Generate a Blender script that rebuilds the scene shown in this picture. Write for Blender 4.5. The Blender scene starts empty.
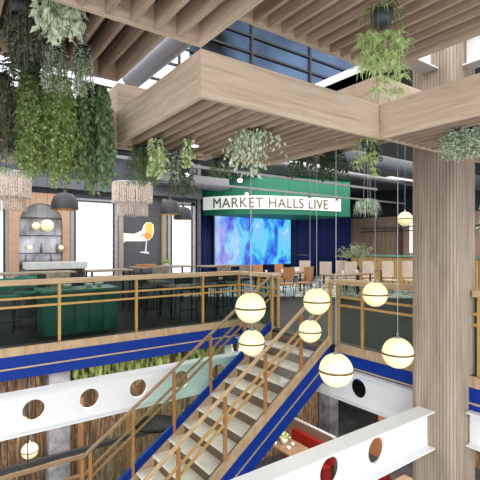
import bpy, bmesh, math, random
from mathutils import Vector, Matrix
random.seed(7)
R = random.Random(11)
C = bpy.context.scene.collection
PI = math.pi
CZ = 4.7   # gallery ceiling height

# ------------------------------------------------------------------ camera
cd = bpy.data.cameras.new('camera'); cam = bpy.data.objects.new('camera', cd); C.objects.link(cam)
cam.location = (0, 0, 1.667)
cam.rotation_euler = (PI / 2, 0, -math.radians(35.6))
cd.lens = 31.5; cd.sensor_width = 36; cd.shift_y = 0.0125; cd.clip_start = 0.05; cd.clip_end = 300
bpy.context.scene.camera = cam

# ------------------------------------------------------------------ world, sun, area lights, exposure
w = bpy.data.worlds.new('sky'); bpy.context.scene.world = w; w.use_nodes = True
bg = w.node_tree.nodes['Background']; bg.inputs[0].default_value = (0.93, 0.96, 1.0, 1); bg.inputs[1].default_value = 1.45

def area(name, loc, size, sizey, power, color=(1, 1, 1), rot=(0, 0, 0)):
    l = bpy.data.lights.new(name, 'AREA'); l.shape = 'RECTANGLE'; l.size = size; l.size_y = sizey
    l.energy = power; l.color = color
    o = bpy.data.objects.new(name, l); C.objects.link(o); o.location = loc; o.rotation_euler = rot
    return o
def point(name, loc, power, color=(1, 0.85, 0.6), r=0.08):
    l = bpy.data.lights.new(name, 'POINT'); l.energy = power; l.color = color; l.shadow_soft_size = r
    o = bpy.data.objects.new(name, l); C.objects.link(o); o.location = loc
    return o
sun_l = bpy.data.lights.new('sun', 'SUN'); sun_l.energy = 0.9; sun_l.angle = math.radians(28); sun_l.color = (1, 0.95, 0.88)
sun = bpy.data.objects.new('sun', sun_l); C.objects.link(sun)
sun.rotation_euler = Vector((0.52, 0.78, -0.40)).to_track_quat('-Z', 'Y').to_euler()
area('ceiling_fill_bar', (2.5, 10.6, 4.6), 7, 4, 170)  # area light added to brighten the bar side, not a real fitting
area('ceiling_fill_stage', (11.5, 11.0, 4.6), 9, 6, 420, (1, 0.95, 0.88))  # added fill for stage and dining, stands for no particular lamp
area('ceiling_fill_right', (11.5, 5.5, 4.6), 7, 5, 170, (1, 0.95, 0.88))  # extra fill light over the right gallery, no such panel there
area('lower_fill_left', (2.5, 7.3, -0.62), 8, 0.8, 120, (1, 0.9, 0.78))  # fill added for the bark wall and left beam, no lamp there
area('lower_fill_right', (8.5, 5.8, -0.75), 5, 4.5, 260, (1, 0.9, 0.8))  # unseen fill added to lift the lower right room
vs = bpy.context.scene.view_settings
vs.view_transform = 'Standard'; vs.look = 'None'; vs.gamma = 1; vs.use_curve_mapping = False; vs.exposure = 0.45

# ------------------------------------------------------------------ materials
MATS = {}
def new_mat(name):
    m = bpy.data.materials.new(name); m.use_nodes = True
    return m, m.node_tree, m.node_tree.nodes['Principled BSDF']
def plain(name, col, rough=0.5, metal=0.0, spec=0.5, noise=0.06, scale=8):
    if name in MATS: return MATS[name]
    m, nt, b = new_mat(name)
    b.inputs['Roughness'].default_value = rough; b.inputs['Metallic'].default_value = metal
    b.inputs['Specular IOR Level'].default_value = spec
    tc = nt.nodes.new('ShaderNodeTexCoord'); n = nt.nodes.new('ShaderNodeTexNoise'); n.inputs['Scale'].default_value = scale
    n.inputs['Detail'].default_value = 4
    r = nt.nodes.new('ShaderNodeValToRGB')
    r.color_ramp.elements[0].position = 0.3; r.color_ramp.elements[1].position = 0.7
    r.color_ramp.elements[0].color = [max(0, c * (1 - noise * 2)) for c in col] + [1]
    r.color_ramp.elements[1].color = [min(1, c * (1 + noise)) for c in col] + [1]
    nt.links.new(tc.outputs['Object'], n.inputs['Vector']); nt.links.new(n.outputs['Fac'], r.inputs[0])
    nt.links.new(r.outputs[0], b.inputs['Base Color'])
    MATS[name] = m; return m
def wood(name, cols, sc, rough=0.55, bump=0.1):
    """sc: stretch of the grain noise per axis"""
    if name in MATS: return MATS[name]
    m, nt, b = new_mat(name)
    tc = nt.nodes.new('ShaderNodeTexCoord'); mp = nt.nodes.new('ShaderNodeMapping')
    mp.inputs['Scale'].default_value = sc
    n = nt.nodes.new('ShaderNodeTexNoise'); n.inputs['Scale'].default_value = 1; n.inputs['Detail'].default_value = 8
    n.inputs['Roughness'].default_value = 0.65; n.inputs['Distortion'].default_value = 0.6
    r = nt.nodes.new('ShaderNodeValToRGB'); e = r.color_ramp.elements
    e[0].position = 0.28; e[1].position = 0.72
    e[0].color = cols[0] + (1,); e[1].color = cols[2] + (1,)
    x = e.new(0.5); x.color = cols[1] + (1,)
    nt.links.new(tc.outputs['Object'], mp.inputs[0]); nt.links.new(mp.outputs[0], n.inputs['Vector'])
    nt.links.new(n.outputs['Fac'], r.inputs[0]); nt.links.new(r.outputs[0], b.inputs['Base Color'])
    bp = nt.nodes.new('ShaderNodeBump'); bp.inputs['Strength'].default_value = bump; bp.inputs['Distance'].default_value = 0.02
    nt.links.new(n.outputs['Fac'], bp.inputs['Height']); nt.links.new(bp.outputs[0], b.inputs['Normal'])
    b.inputs['Roughness'].default_value = rough; b.inputs['Specular IOR Level'].default_value = 0.3
    MATS[name] = m; return m
def emit(name, col, s, base=(0.8, 0.8, 0.8)):
    if name in MATS: return MATS[name]
    m, nt, b = new_mat(name); b.inputs['Base Color'].default_value = tuple(base) + (1,)
    b.inputs['Emission Color'].default_value = tuple(col) + (1,); b.inputs['Emission Strength'].default_value = s
    MATS[name] = m; return m
def glassm(name, tint, gloss, rough=0.02):
    m, nt, b = new_mat(name); nt.nodes.remove(b)
    out = nt.nodes['Material Output']
    t = nt.nodes.new('ShaderNodeBsdfTransparent'); t.inputs[0].default_value = tint + (1,)
    g = nt.nodes.new('ShaderNodeBsdfGlossy'); g.inputs['Roughness'].default_value = rough
    f = nt.nodes.new('ShaderNodeFresnel'); f.inputs[0].default_value = 1.45
    mu = nt.nodes.new('ShaderNodeMath'); mu.operation = 'MULTIPLY'; mu.inputs[1].default_value = gloss
    mx = nt.nodes.new('ShaderNodeMixShader')
    nt.links.new(f.outputs[0], mu.inputs[0]); nt.links.new(mu.outputs[0], mx.inputs[0])
    nt.links.new(t.outputs[0], mx.inputs[1]); nt.links.new(g.outputs[0], mx.inputs[2])
    nt.links.new(mx.outputs[0], out.inputs[0]); MATS[name] = m; return m
TAN = ((0.43, 0.32, 0.22), (0.62, 0.48, 0.35), (0.72, 0.58, 0.445))
wood_x = wood('pale oak grain along x', TAN, (1.2, 22, 22))
wood_y = wood('pale oak grain along y', TAN, (22, 1.2, 22))
COLW = ((0.28, 0.22, 0.165), (0.385, 0.31, 0.24), (0.48, 0.395, 0.31))
wood_z = wood('pale oak grain upright', COLW, (9, 9, 0.9))
slat_y = wood('brown slat grain along y', ((0.29, 0.205, 0.14), (0.45, 0.33, 0.235), (0.56, 0.43, 0.32)), (16, 1.2, 16))
HON = ((0.37, 0.25, 0.14), (0.52, 0.37, 0.21), (0.63, 0.46, 0.28))
rail_x = wood('honey wood rail along x', HON, (1.5, 20, 20), 0.4)
rail_y = wood('honey wood rail along y', HON, (20, 1.5, 20), 0.4)
edge_w = wood('honey wood edging', ((0.34, 0.23, 0.13), (0.47, 0.33, 0.20), (0.56, 0.41, 0.26)), (9, 9, 3), 0.5)
gold = plain('golden brown powder coat', (0.55, 0.32, 0.10), 0.4, 0.15)
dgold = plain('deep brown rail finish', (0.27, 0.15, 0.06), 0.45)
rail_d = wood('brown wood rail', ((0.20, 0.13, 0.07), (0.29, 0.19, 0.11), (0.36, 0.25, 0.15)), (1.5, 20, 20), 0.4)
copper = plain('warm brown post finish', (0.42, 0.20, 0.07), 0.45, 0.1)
blue = plain('royal blue paint', (0.002, 0.032, 0.27), 0.5, 0.0, 0.2, noise=0.03)
brass = plain('brass strip', (0.55, 0.40, 0.24), 0.4, 0.3)
white = plain('white painted steel', (0.84, 0.85, 0.86), 0.4, noise=0.015)
dark = plain('dark charcoal', (0.03, 0.031, 0.035), 0.5)
black = plain('black metal', (0.012, 0.012, 0.014), 0.45)
ceilm = plain('blue grey ceiling paint', (0.075, 0.08, 0.095), 0.7, scale=1.5, noise=0.15)
wallm = plain('slate grey wall paint', (0.10, 0.105, 0.125), 0.7, scale=2, noise=0.15)
postm = plain('poster slate grey', (0.09, 0.092, 0.105), 0.6)
floorm = plain('dark resin floor', (0.022, 0.022, 0.021), 0.55, 0.0, 0.2, scale=3, noise=0.25)
lfloor = plain('dark lower floor', (0.045, 0.045, 0.05), 0.4, scale=3, noise=0.25)
green = plain('bar green paint', (0.012, 0.16, 0.095), 0.45)
sgreen = plain('stage green paint', (0.008, 0.17, 0.10), 0.6)
salmon = plain('salmon plaster', (0.52, 0.32, 0.22), 0.7)
lampg = plain('matt graphite lamp shade', (0.035, 0.036, 0.04), 0.55)
steel = plain('brushed steel', (0.45, 0.46, 0.48), 0.35, 0.7)
silver = plain('silver duct', (0.42, 0.42, 0.47), 0.45, 0.5)
duct = plain('grey duct', (0.16, 0.165, 0.18), 0.5, 0.3)
cream = plain('cream stone tread', (0.78, 0.72, 0.62), 0.5, scale=3, noise=0.12)
riserm = plain('brown riser', (0.13, 0.085, 0.05), 0.6)
redm = plain('red leather', (0.25, 0.012, 0.012), 0.4)
brownf = plain('brown panel', (0.16, 0.10, 0.07), 0.6)
tabletop = plain('brown table wood', (0.24, 0.15, 0.09), 0.45, scale=12, noise=0.2)
tanleather = plain('tan leather', (0.42, 0.19, 0.08), 0.5)
beige = plain('beige upholstery', (0.55, 0.45, 0.38), 0.7)
navy = plain('navy velvet', (0.02, 0.04, 0.20), 0.8)
glass_b = glassm('green tinted balustrade glass', (0.66, 0.72, 0.69), 0.15)
glass_n = glassm('clear stair glass', (0.96, 0.97, 0.96), 0.25)
glass_m = glassm('mint stair glass', (0.87, 0.955, 0.915), 0.12)
glass_c = glassm('clear glass', (0.95, 0.96, 0.96), 0.8)
winm = emit('bright white blind', (0.97, 0.98, 1.0), 0.55)
screenwhite = emit('sign light box', (0.86, 1.0, 0.93), 0.28)
globe_m = emit('warm opal glass', (1.0, 0.86, 0.42), 0.34, (0.85, 0.80, 0.52))
bulb_m = emit('warm bulb', (1.0, 0.75, 0.35), 4.0)
spot_m = emit('spotlight lens', (1.0, 0.97, 0.9), 6.0)
lightp = emit('ceiling light panel', (0.95, 0.97, 1.0), 1.0)
ivory = plain('ivory ceramic', (0.75, 0.72, 0.65), 0.4)
fringe_m = plain('pale taupe fringe', (0.62, 0.51, 0.43), 0.6, noise=0.25, scale=30)

# globe gets a soft brighter heart through layer weight free falloff: simple emission only
def leafm(name, c0, c1):
    m, nt, b = new_mat(name)
    tc = nt.nodes.new('ShaderNodeTexCoord'); n = nt.nodes.new('ShaderNodeTexNoise'); n.inputs['Scale'].default_value = 22
    r = nt.nodes.new('ShaderNodeValToRGB'); r.color_ramp.elements[0].position = 0.35; r.color_ramp.elements[1].position = 0.65
    r.color_ramp.elements[0].color = c0 + (1,); r.color_ramp.elements[1].color = c1 + (1,)
    nt.links.new(tc.outputs['Object'], n.inputs['Vector']); nt.links.new(n.outputs['Fac'], r.inputs[0])
    nt.links.new(r.outputs[0], b.inputs['Base Color']); b.inputs['Roughness'].default_value = 0.55
    tr = nt.nodes.new('ShaderNodeBsdfTranslucent'); nt.links.new(r.outputs[0], tr.inputs[0])
    mx = nt.nodes.new('ShaderNodeMixShader'); mx.inputs[0].default_value = 0.3
    nt.links.new(b.outputs[0], mx.inputs[1]); nt.links.new(tr.outputs[0], mx.inputs[2])
    nt.links.new(mx.outputs[0], nt.nodes['Material Output'].inputs[0])
    return m
L_pale = leafm('pale variegated leaf', (0.55, 0.66, 0.42), (0.90, 0.94, 0.80))
L_sage = leafm('sage leaf', (0.32, 0.43, 0.28), (0.70, 0.78, 0.62))
L_dark = leafm('dark green leaf', (0.02, 0.045, 0.018), (0.07, 0.13, 0.05))
L_black = leafm('blackish leaf', (0.02, 0.025, 0.018), (0.13, 0.14, 0.10))
L_brown = leafm('olive brown leaf', (0.07, 0.065, 0.035), (0.24, 0.22, 0.14))
L_lime = leafm('fresh green leaf', (0.19, 0.32, 0.06), (0.56, 0.70, 0.26))
L_mid = leafm('mid green leaf', (0.08, 0.17, 0.05), (0.34, 0.49, 0.22))
L_spid = leafm('spider plant leaf', (0.42, 0.58, 0.18), (0.78, 0.88, 0.50))
L_yel = leafm('yellow green leaf', (0.45, 0.62, 0.20), (0.84, 0.92, 0.55))
L_silv = leafm('silvery leaf', (0.34, 0.46, 0.30), (0.74, 0.82, 0.66))
L_olive = leafm('thin olive leaf', (0.16, 0.20, 0.10), (0.40, 0.44, 0.28))
stemm = plain('green brown stem', (0.16, 0.18, 0.07), 0.6)

# LED screen
m, nt, b = new_mat('led screen image')
tc = nt.nodes.new('ShaderNodeTexCoord'); mp = nt.nodes.new('ShaderNodeMapping'); mp.inputs['Scale'].default_value = (0.95, 1, 0.5)
mp.inputs['Rotation'].default_value = (0, 0.22, 0)
n1 = nt.nodes.new('ShaderNodeTexNoise'); n1.inputs['Scale'].default_value = 1.3; n1.inputs['Detail'].default_value = 6; n1.inputs['Distortion'].default_value = 0.5
n1.inputs['Roughness'].default_value = 0.6
r1 = nt.nodes.new('ShaderNodeValToRGB'); e = r1.color_ramp.elements
e[0].position = 0.36; e[0].color = (0.01, 0.015, 0.35, 1); e[1].position = 0.78; e[1].color = (0.75, 0.88, 1, 1)
for p, c in ((0.42, (0.03, 0.07, 0.75, 1)), (0.48, (0.03, 0.30, 0.85, 1)), (0.54, (0.10, 0.66, 0.90, 1)), (0.65, (0.25, 0.55, 0.95, 1))):
    x = e.new(p); x.color = c
sx = nt.nodes.new('ShaderNodeSeparateXYZ')
# violet towards the left side of the picture shown on the screen, teal to the middle
mr = nt.nodes.new('ShaderNodeMapRange'); mr.inputs['From Min'].default_value = 0.0; mr.inputs['From Max'].default_value = 2.0
mr.inputs['To Min'].default_value = 0.5; mr.inputs['To Max'].default_value = 0.0
r2 = nt.nodes.new('ShaderNodeValToRGB'); e = r2.color_ramp.elements
e[0].position = 0.35; e[0].color = (0.12, 0.08, 0.75, 1); e[1].position = 0.6; e[1].color = (0.95, 0.75, 0.95, 1)
n2 = nt.nodes.new('ShaderNodeTexNoise'); n2.inputs['Scale'].default_value = 1.7; n2.inputs['Detail'].default_value = 5
mx = nt.nodes.new('ShaderNodeMixRGB')
nt.links.new(tc.outputs['Object'], mp.inputs[0]); nt.links.new(mp.outputs[0], n1.inputs['Vector']); nt.links.new(n1.outputs['Fac'], r1.inputs[0])
nt.links.new(tc.outputs['Object'], sx.inputs[0]); nt.links.new(sx.outputs[0], mr.inputs[0])
nt.links.new(mp.outputs[0], n2.inputs['Vector']); nt.links.new(n2.outputs['Fac'], r2.inputs[0])
nt.links.new(mr.outputs[0], mx.inputs[0]); nt.links.new(r1.outputs[0], mx.inputs[1]); nt.links.new(r2.outputs[0], mx.inputs[2])
nt.links.new(mx.outputs[0], b.inputs['Emission Color']); b.inputs['Emission Strength'].default_value = 0.75
b.inputs['Base Color'].default_value = (0.02, 0.02, 0.03, 1)
led = m

# bark planks
m, nt, b = new_mat('weathered bark planks')
tc = nt.nodes.new('ShaderNodeTexCoord'); mp = nt.nodes.new('ShaderNodeMapping'); mp.inputs['Scale'].default_value = (17, 17, 2.2)
n1 = nt.nodes.new('ShaderNodeTexNoise'); n1.inputs['Scale'].default_value = 1; n1.inputs['Detail'].default_value = 9; n1.inputs['Roughness'].default_value = 0.75
n1.inputs['Distortion'].default_value = 1.2
r1 = nt.nodes.new('ShaderNodeValToRGB'); e = r1.color_ramp.elements
e[0].position = 0.34; e[0].color = (0.03, 0.018, 0.01, 1); e[1].position = 0.68; e[1].color = (0.46, 0.36, 0.25, 1)
x = e.new(0.46); x.color = (0.11, 0.065, 0.035, 1); x = e.new(0.56); x.color = (0.23, 0.145, 0.08, 1)
bp = nt.nodes.new('ShaderNodeBump'); bp.inputs['Strength'].default_value = 0.6; bp.inputs['Distance'].default_value = 0.04
nt.links.new(tc.outputs['Object'], mp.inputs[0]); nt.links.new(mp.outputs[0], n1.inputs['Vector']); nt.links.new(n1.outputs['Fac'], r1.inputs[0])
nt.links.new(r1.outputs[0], b.inputs['Base Color']); nt.links.new(n1.outputs['Fac'], bp.inputs['Height']); nt.links.new(bp.outputs[0], b.inputs['Normal'])
b.inputs['Roughness'].default_value = 0.85
bark = m
m, nt, b = new_mat('hanging moss')
tc = nt.nodes.new('ShaderNodeTexCoord'); mp = nt.nodes.new('ShaderNodeMapping'); mp.inputs['Scale'].default_value = (14, 14, 6)
n1 = nt.nodes.new('ShaderNodeTexNoise'); n1.inputs['Scale'].default_value = 1; n1.inputs['Detail'].default_value = 7
r1 = nt.nodes.new('ShaderNodeValToRGB'); e = r1.color_ramp.elements
e[0].position = 0.36; e[0].color = (0.015, 0.022, 0.008, 1); e[1].position = 0.70; e[1].color = (0.38, 0.46, 0.15, 1)
x = e.new(0.50); x.color = (0.17, 0.22, 0.06, 1)
nt.links.new(tc.outputs['Object'], mp.inputs[0]); nt.links.new(mp.outputs[0], n1.inputs['Vector']); nt.links.new(n1.outputs['Fac'], r1.inputs[0])
nt.links.new(r1.outputs[0], b.inputs['Base Color']); b.inputs['Roughness'].default_value = 0.9
moss = m
# mosaic floor
m, nt, b = new_mat('pale mosaic floor')
tc = nt.nodes.new('ShaderNodeTexCoord'); v = nt.nodes.new('ShaderNodeTexVoronoi'); v.inputs['Scale'].default_value = 9
r1 = nt.nodes.new('ShaderNodeValToRGB'); r1.color_ramp.elements[0].color = (0.06, 0.08, 0.07, 1); r1.color_ramp.elements[1].color = (0.7, 0.75, 0.68, 1)
r1.color_ramp.elements[0].position = 0.2; r1.color_ramp.elements[1].position = 0.6
nt.links.new(tc.outputs['Object'], v.inputs['Vector']); nt.links.new(v.outputs['Color'], r1.inputs[0]); nt.links.new(r1.outputs[0], b.inputs['Base Color'])
b.inputs['Roughness'].default_value = 0.35
mosaic = m

# ------------------------------------------------------------------ mesh helpers (world coordinates in, parts stored relative to their thing)
class MB:
    def __init__(s): s.v = []; s.f = []; s.smooth = []
    def add(s, vs, fs, sm=False):
        o = len(s.v); s.v += [tuple(x) for x in vs]
        for q in fs: s.f.append(tuple(i + o for i in q)); s.smooth.append(sm)
        return s
    def box(s, x0, x1, y0, y1, z0, z1):
        return s.add([(x0, y0, z0), (x1, y0, z0), (x1, y1, z0), (x0, y1, z0), (x0, y0, z1), (x1, y0, z1), (x1, y1, z1), (x0, y1, z1)],
                     [(3, 2, 1, 0), (4, 5, 6, 7), (0, 1, 5, 4), (1, 2, 6, 5), (2, 3, 7, 6), (3, 0, 4, 7)])
    def prism(s, pts, d):
        """extrude polygon pts by vector d"""
        n = len(pts); d = Vector(d); p = [Vector(q) for q in pts]
        nrm = sum(((p[i] - p[0]).cross(p[i + 1] - p[0]) for i in range(1, n - 1)), Vector())
        if nrm.dot(d) > 0: p = p[::-1]
        return s.add(p + [q + d for q in p], [tuple(range(n))] + [tuple(range(2 * n - 1, n - 1, -1))] +
                     [(j, i, i + n, j + n) for i in range(n) for j in [(i + 1) % n]])
    def tube(s, pts, r, n=8, cap=True):
        P = [Vector(p) for p in pts]; rr = r if isinstance(r, (list, tuple)) else [r] * len(P)
        vs, fs = [], []
        d0 = (P[1] - P[0]).normalized(); u = d0.orthogonal().normalized()
        for i, p in enumerate(P):
            d = ((P[min(i + 1, len(P) - 1)] - P[max(i - 1, 0)])).normalized()
            u = (u - d * u.dot(d)).normalized(); v = d.cross(u)
            for k in range(n):
                a = 2 * PI * k / n; vs.append(p + (u * math.cos(a) + v * math.sin(a)) * rr[i])
        for i in range(len(P) - 1):
            for k in range(n):
                a, b2 = i * n + k, i * n + (k + 1) % n; fs.append((a, b2, b2 + n, a + n))
        s.add(vs, fs, n > 5)
        if cap: s.add([vs[k] for k in range(n)], [tuple(range(n - 1, -1, -1))]); s.add([vs[-n + k] for k in range(n)], [tuple(range(n))])
        return s
    def lathe(s, c, prof, n=24):
        """prof: list of (radius, z) bottom to top around the vertical through c"""
        vs, fs = [], []
        for r, z in prof:
            for k in range(n):
                a = 2 * PI * k / n; vs.append((c[0] + r * math.cos(a), c[1] + r * math.sin(a), c[2] + z))
        for i in range(len(prof) - 1):
            for k in range(n):
                a, b2 = i * n + k, i * n + (k + 1) % n; fs.append((a, b2, b2 + n, a + n))
        return s.add(vs, fs, True)
    def sphere(s, c, r, n=24, sz=1.0):
        return s.lathe(c, [(max(1e-4, r * math.sin(PI * i / 16)), -r * sz * math.cos(PI * i / 16)) for i in range(17)], n)
    def beam(s, a, b, w, h):
        """rectangular bar from a to b (centre line), w horizontal, h upright"""
        a, b = Vector(a), Vector(b); d = b - a; sx = d.cross(Vector((0, 0, 1))).normalized() * w / 2; up = Vector((0, 0, h / 2))
        q = [a - sx - up, a + sx - up, a + sx + up, a - sx + up]
        return s.prism(q, d)
    def build(s, name, mat, root=None, loc=None, bevel=0):
        me = bpy.data.meshes.new(name); off = Vector(loc) if loc is not None else Vector((0, 0, 0))
        tr = root_world(root) if root else off
        me.from_pydata([tuple(Vector(v) - tr) for v in s.v], [], s.f)
        for i, p in enumerate(me.polygons): p.use_smooth = s.smooth[i]
        me.materials.append(mat)
        o = bpy.data.objects.new(name, me); C.objects.link(o)
        if root: o.parent = root
        else: o.location = off
        if bevel:
            md = o.modifiers.new('bevel', 'BEVEL'); md.width = bevel; md.segments = 2; md.limit_method = 'ANGLE'
        return o
def root_world(o):
    v = Vector((0, 0, 0))
    while o: v += Vector(o.location); o = o.parent
    return v
def thing(name, label, cat, loc, group=None):
    o = bpy.data.objects.new(name, None); C.objects.link(o); o.location = loc; o.empty_display_size = 0.1
    return tag(o, label, cat, group)
def tag(o, label, cat, group=None, kind=None):
    o['label'] = label; o['category'] = cat
    if group: o['group'] = group
    if kind: o['kind'] = kind
    return o
def struct(o): o['kind'] = 'structure'; return o
def dup(root, loc, label, rz=None, group=None):
    r = root.copy(); C.objects.link(r); r.location = loc; r['label'] = label
    if rz is not None: r.rotation_euler = (0, 0, rz)
    if group: r['group'] = group
    for ch in list(root.children):
        c = ch.copy(); C.objects.link(c); c.parent = r
        for g in list(ch.children):
            d = g.copy(); C.objects.link(d); d.parent = c
    return r

# ------------------------------------------------------------------ SETTING: slabs, floors, walls, ceiling
YE, XE = 7.79, 5.57      # balcony edges
ST0, ST1 = 4.93, 6.47    # stair sides
b = MB(); b.box(-4, 21, YE, 17.5, -0.5, 0); b.box(XE, 20, -1, YE, -0.5, 0); b.box(5.402, XE, 4.87, 6.53, -0.19, 0); struct(b.build('floor', floorm, loc=(0, 0, 0)))
b = MB(); b.prism([(6.2, 12.6, 0.0), (9.5, 10.2, 0), (13, 7.0, 0), (18, 7.0, 0), (18.9, 16.3, 0), (8.2, 16.3, 0)], (0, 0, 0.01)); struct(b.build('floor', mosaic))
b = MB(); b.box(-5, 20, -3, 14, -4.0, -3.9); struct(b.build('floor', lfloor))
b = MB(); b.box(-4, 21, 9.0, 17.5, CZ, CZ + 0.2); b.box(XE + 0.8, 20, -1, 9.0, CZ, CZ + 0.2); struct(b.build('ceiling', ceilm))
# edge fascia of the gallery : timber board, blue band, brass strip
def fascia(n, p0, p1, nrm):
    """p0->p1 along the edge, nrm outward"""
    p0, p1, nrm = Vector(p0), Vector(p1), Vector(nrm)
    def slab(z0, z1, t0, t1): 
        a = p0 + nrm * t0; c = p1 + nrm * t0
        return MB().prism([(a.x, a.y, z0), (c.x, c.y, z0), (c.x, c.y, z1), (a.x, a.y, z1)], nrm * (t1 - t0))
    o = bpy.data.objects.new('trim_%d' % n, None); C.objects.link(o); struct(o)
    slab(-0.14, 0.0, 0.0, 0.05).build('timber_edging', edge_w, o)
    slab(-0.53, -0.14, 0.0, 0.03).build('blue_band', blue, o)
    slab(-0.36, -0.335, 0.03, 0.042).build('brass_strip', brass, o)
fascia(1, (-4, YE, 0), (XE - 0.05, YE, 0), (0, -1, 0))
fascia(2, (XE, YE, 0), (XE, ST1 + 0.06, 0), (-1, 0, 0))
fascia(3, (XE, ST0 - 0.06, 0), (XE, 3.28, 0), (-1, 0, 0))
fascia(4, (XE, 2.68, 0), (XE, -1, 0), (-1, 0, 0))

# back wall of the bar side (Y=13) with openings filled by blinds
YW = 13.0
b = MB()
b.box(-4, 7.5, YW + 0.1, YW + 0.3, 0, CZ); b.box(7.45, 7.65, YW + 0.1, 17.5, 0, CZ)
struct(b.build('wall_back', wallm))
def window(n, x0, x1, z1, z0=0.75):
    o = bpy.data.objects.new('window_%d' % n, None); C.objects.link(o); struct(o)
    MB().box(x0, x1, YW, YW + 0.06, z0, z1).build('roller_blind', winm, o)
    f = MB()
    for a, c in ((x0 - 0.16, x0), (x1, x1 + 0.16)): f.box(a, c, YW - 0.03, YW + 0.09, z0 - 0.05, z1 + 0.1)
    f.box(x0 - 0.16, x1 + 0.16, YW - 0.03, YW + 0.09, z1, z1 + 0.1); f.build('window_frame', greyframe, o)
    g = MB()
    for a in (x0 - 0.05, x1 + 0.01): g.box(a, a + 0.035, YW - 0.06, YW - 0.03, z0, z1)
    g.box(x0 - 0.05, x1 + 0.05, YW - 0.06, YW - 0.03, z1 - 0.01, z1 + 0.03); g.build('window_bead', black, o)
    l = MB()
    for k in range(1, 12): l.box(x0, x1, YW - 0.012, YW, z0 + (z1 - z0) * k / 12, z0 + (z1 - z0) * k / 12 + 0.012)
    l.build('blind_seam', plain('blind seam', (0.75, 0.77, 0.8), 0.7), o)
greyframe = plain('pale grey window frame', (0.42, 0.42, 0.45), 0.5)
window(1, 0.0, 1.40, 2.95); window(2, 3.30, 4.40, 3.0); window(3, 6.45, 7.18, 3.08)
# timber upright trims beside the poster
t = bpy.data.objects.new('trim_5', None); C.objects.link(t); struct(t)
b = MB(); b.box(4.58, 4.72, YW - 0.1, YW + 0.1, 0.7, 3.2); b.box(6.06, 6.2, YW - 0.1, YW + 0.1, 0.7, 3.25); b.build('upright_board', wood_z, t)
b = MB(); b.box(4.5, 6.3, YW + 0.04, YW + 0.1, 0.7, 3.25); b.build('wall_panel', postm, t)
b = MB(); b.box(-4, 7.5, YW - 0.25, YW + 0.1, 3.32, 3.6); struct(b.build('trim_6', plain('soffit grey', (0.15, 0.155, 0.175), 0.7)))
# stage end walls
b = MB(); b.box(7.65, 21, 17.2, 17.5, 0, CZ); struct(b.build('wall_stage', dark))
# timber wall right of the curtain, facing the void
b = MB(); b.box(20.4, 20.6, 6, 17.2, 0, 3.3)
for k in range(40): 
    y = 6 + k * 0.28; b.box(20.36, 20.4, y, y + 0.265, 0, 3.28)
struct(b.build('wall_right', wood('brown wall timber', ((0.38, 0.26, 0.17), (0.55, 0.39, 0.27), (0.66, 0.49, 0.36)), (8, 8, 0.8))))
b = MB(); b.box(20.3, 20.6, 6, 17.2, 3.3, CZ); struct(b.build('wall_right_upper', dark))
b = MB(); b.box(20.6, 20.7, -1, 6, 0, CZ); struct(b.build('wall_right_far', wallm))
b = MB(); b.box(-4.2, -4, YE, 17.5, 0, CZ); struct(b.build('wall_left', wallm))

# upper glazed storey beyond the void
YG = 9.5
b = MB(); b.box(-6, 20, YG, YG + 0.05, CZ + 0.2, 10)
skyglass = plain('blue grey facade glass', (0.075, 0.12, 0.20), 0.18, 0.75, noise=0.6, scale=0.35)
o = bpy.data.objects.new('window_4', None); C.objects.link(o); struct(o)
MB().box(5.2, 20, YG, YG + 0.05, CZ + 0.2, 10).build('pane', skyglass, o)
MB().box(-6, 5.2, YG, YG + 0.05, CZ + 0.2, 10).build('bright_pane', emit('sky seen through frosted glass', (0.90, 0.92, 1.0), 0.6), o)
b = MB()
for k in range(10): z = 5.25 + 0.47 * k; b.box(-6, 20, YG - 0.05, YG, z - 0.03, z + 0.03)
b.build('mullion', black, o)
b = MB()
for x in (4.9, 7.2, 9.5, 11.8, 14.1): b.box(x - 0.03, x + 0.03, YG - 0.06, YG, CZ + 0.2, 10)
b.build('upright', dark, o)
# upper white parapet face around the gallery slab
b = MB(); b.box(-4, 6.2, 8.98, 9.15, CZ, CZ + 0.35); b.box(XE + 0.8, XE + 0.95, -1, 8.95, CZ, CZ + 0.35); struct(b.build('trim_7', white))

# lower walls
b = MB()
x = -3.0
while x < 8.9:
    wd = R.uniform(0.10, 0.26); d = R.uniform(0, 0.09)
    b.box(x, min(x + wd - 0.008, 8.93), 8.6 - d, 8.75, -3.9, R.uniform(-0.55, -0.5)); x += wd
struct(b.build('wall_lower', bark))
b = MB(); y = -1
while y < 6.0:
    wd = R.uniform(0.12, 0.28); d = R.uniform(0, 0.06); b.box(11.0 - d, 11.2, y, y + wd - 0.01, -3.9, -0.5); y += wd
struct(b.build('wall_lower_right', bark))
b = MB(); b.box(-3, 20, 12.5, 12.7, -3.9, -0.5); b.box(14, 14.2, -1, 12.5, -3.9, -0.5); struct(b.build('wall_lower_far', dark))

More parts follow.
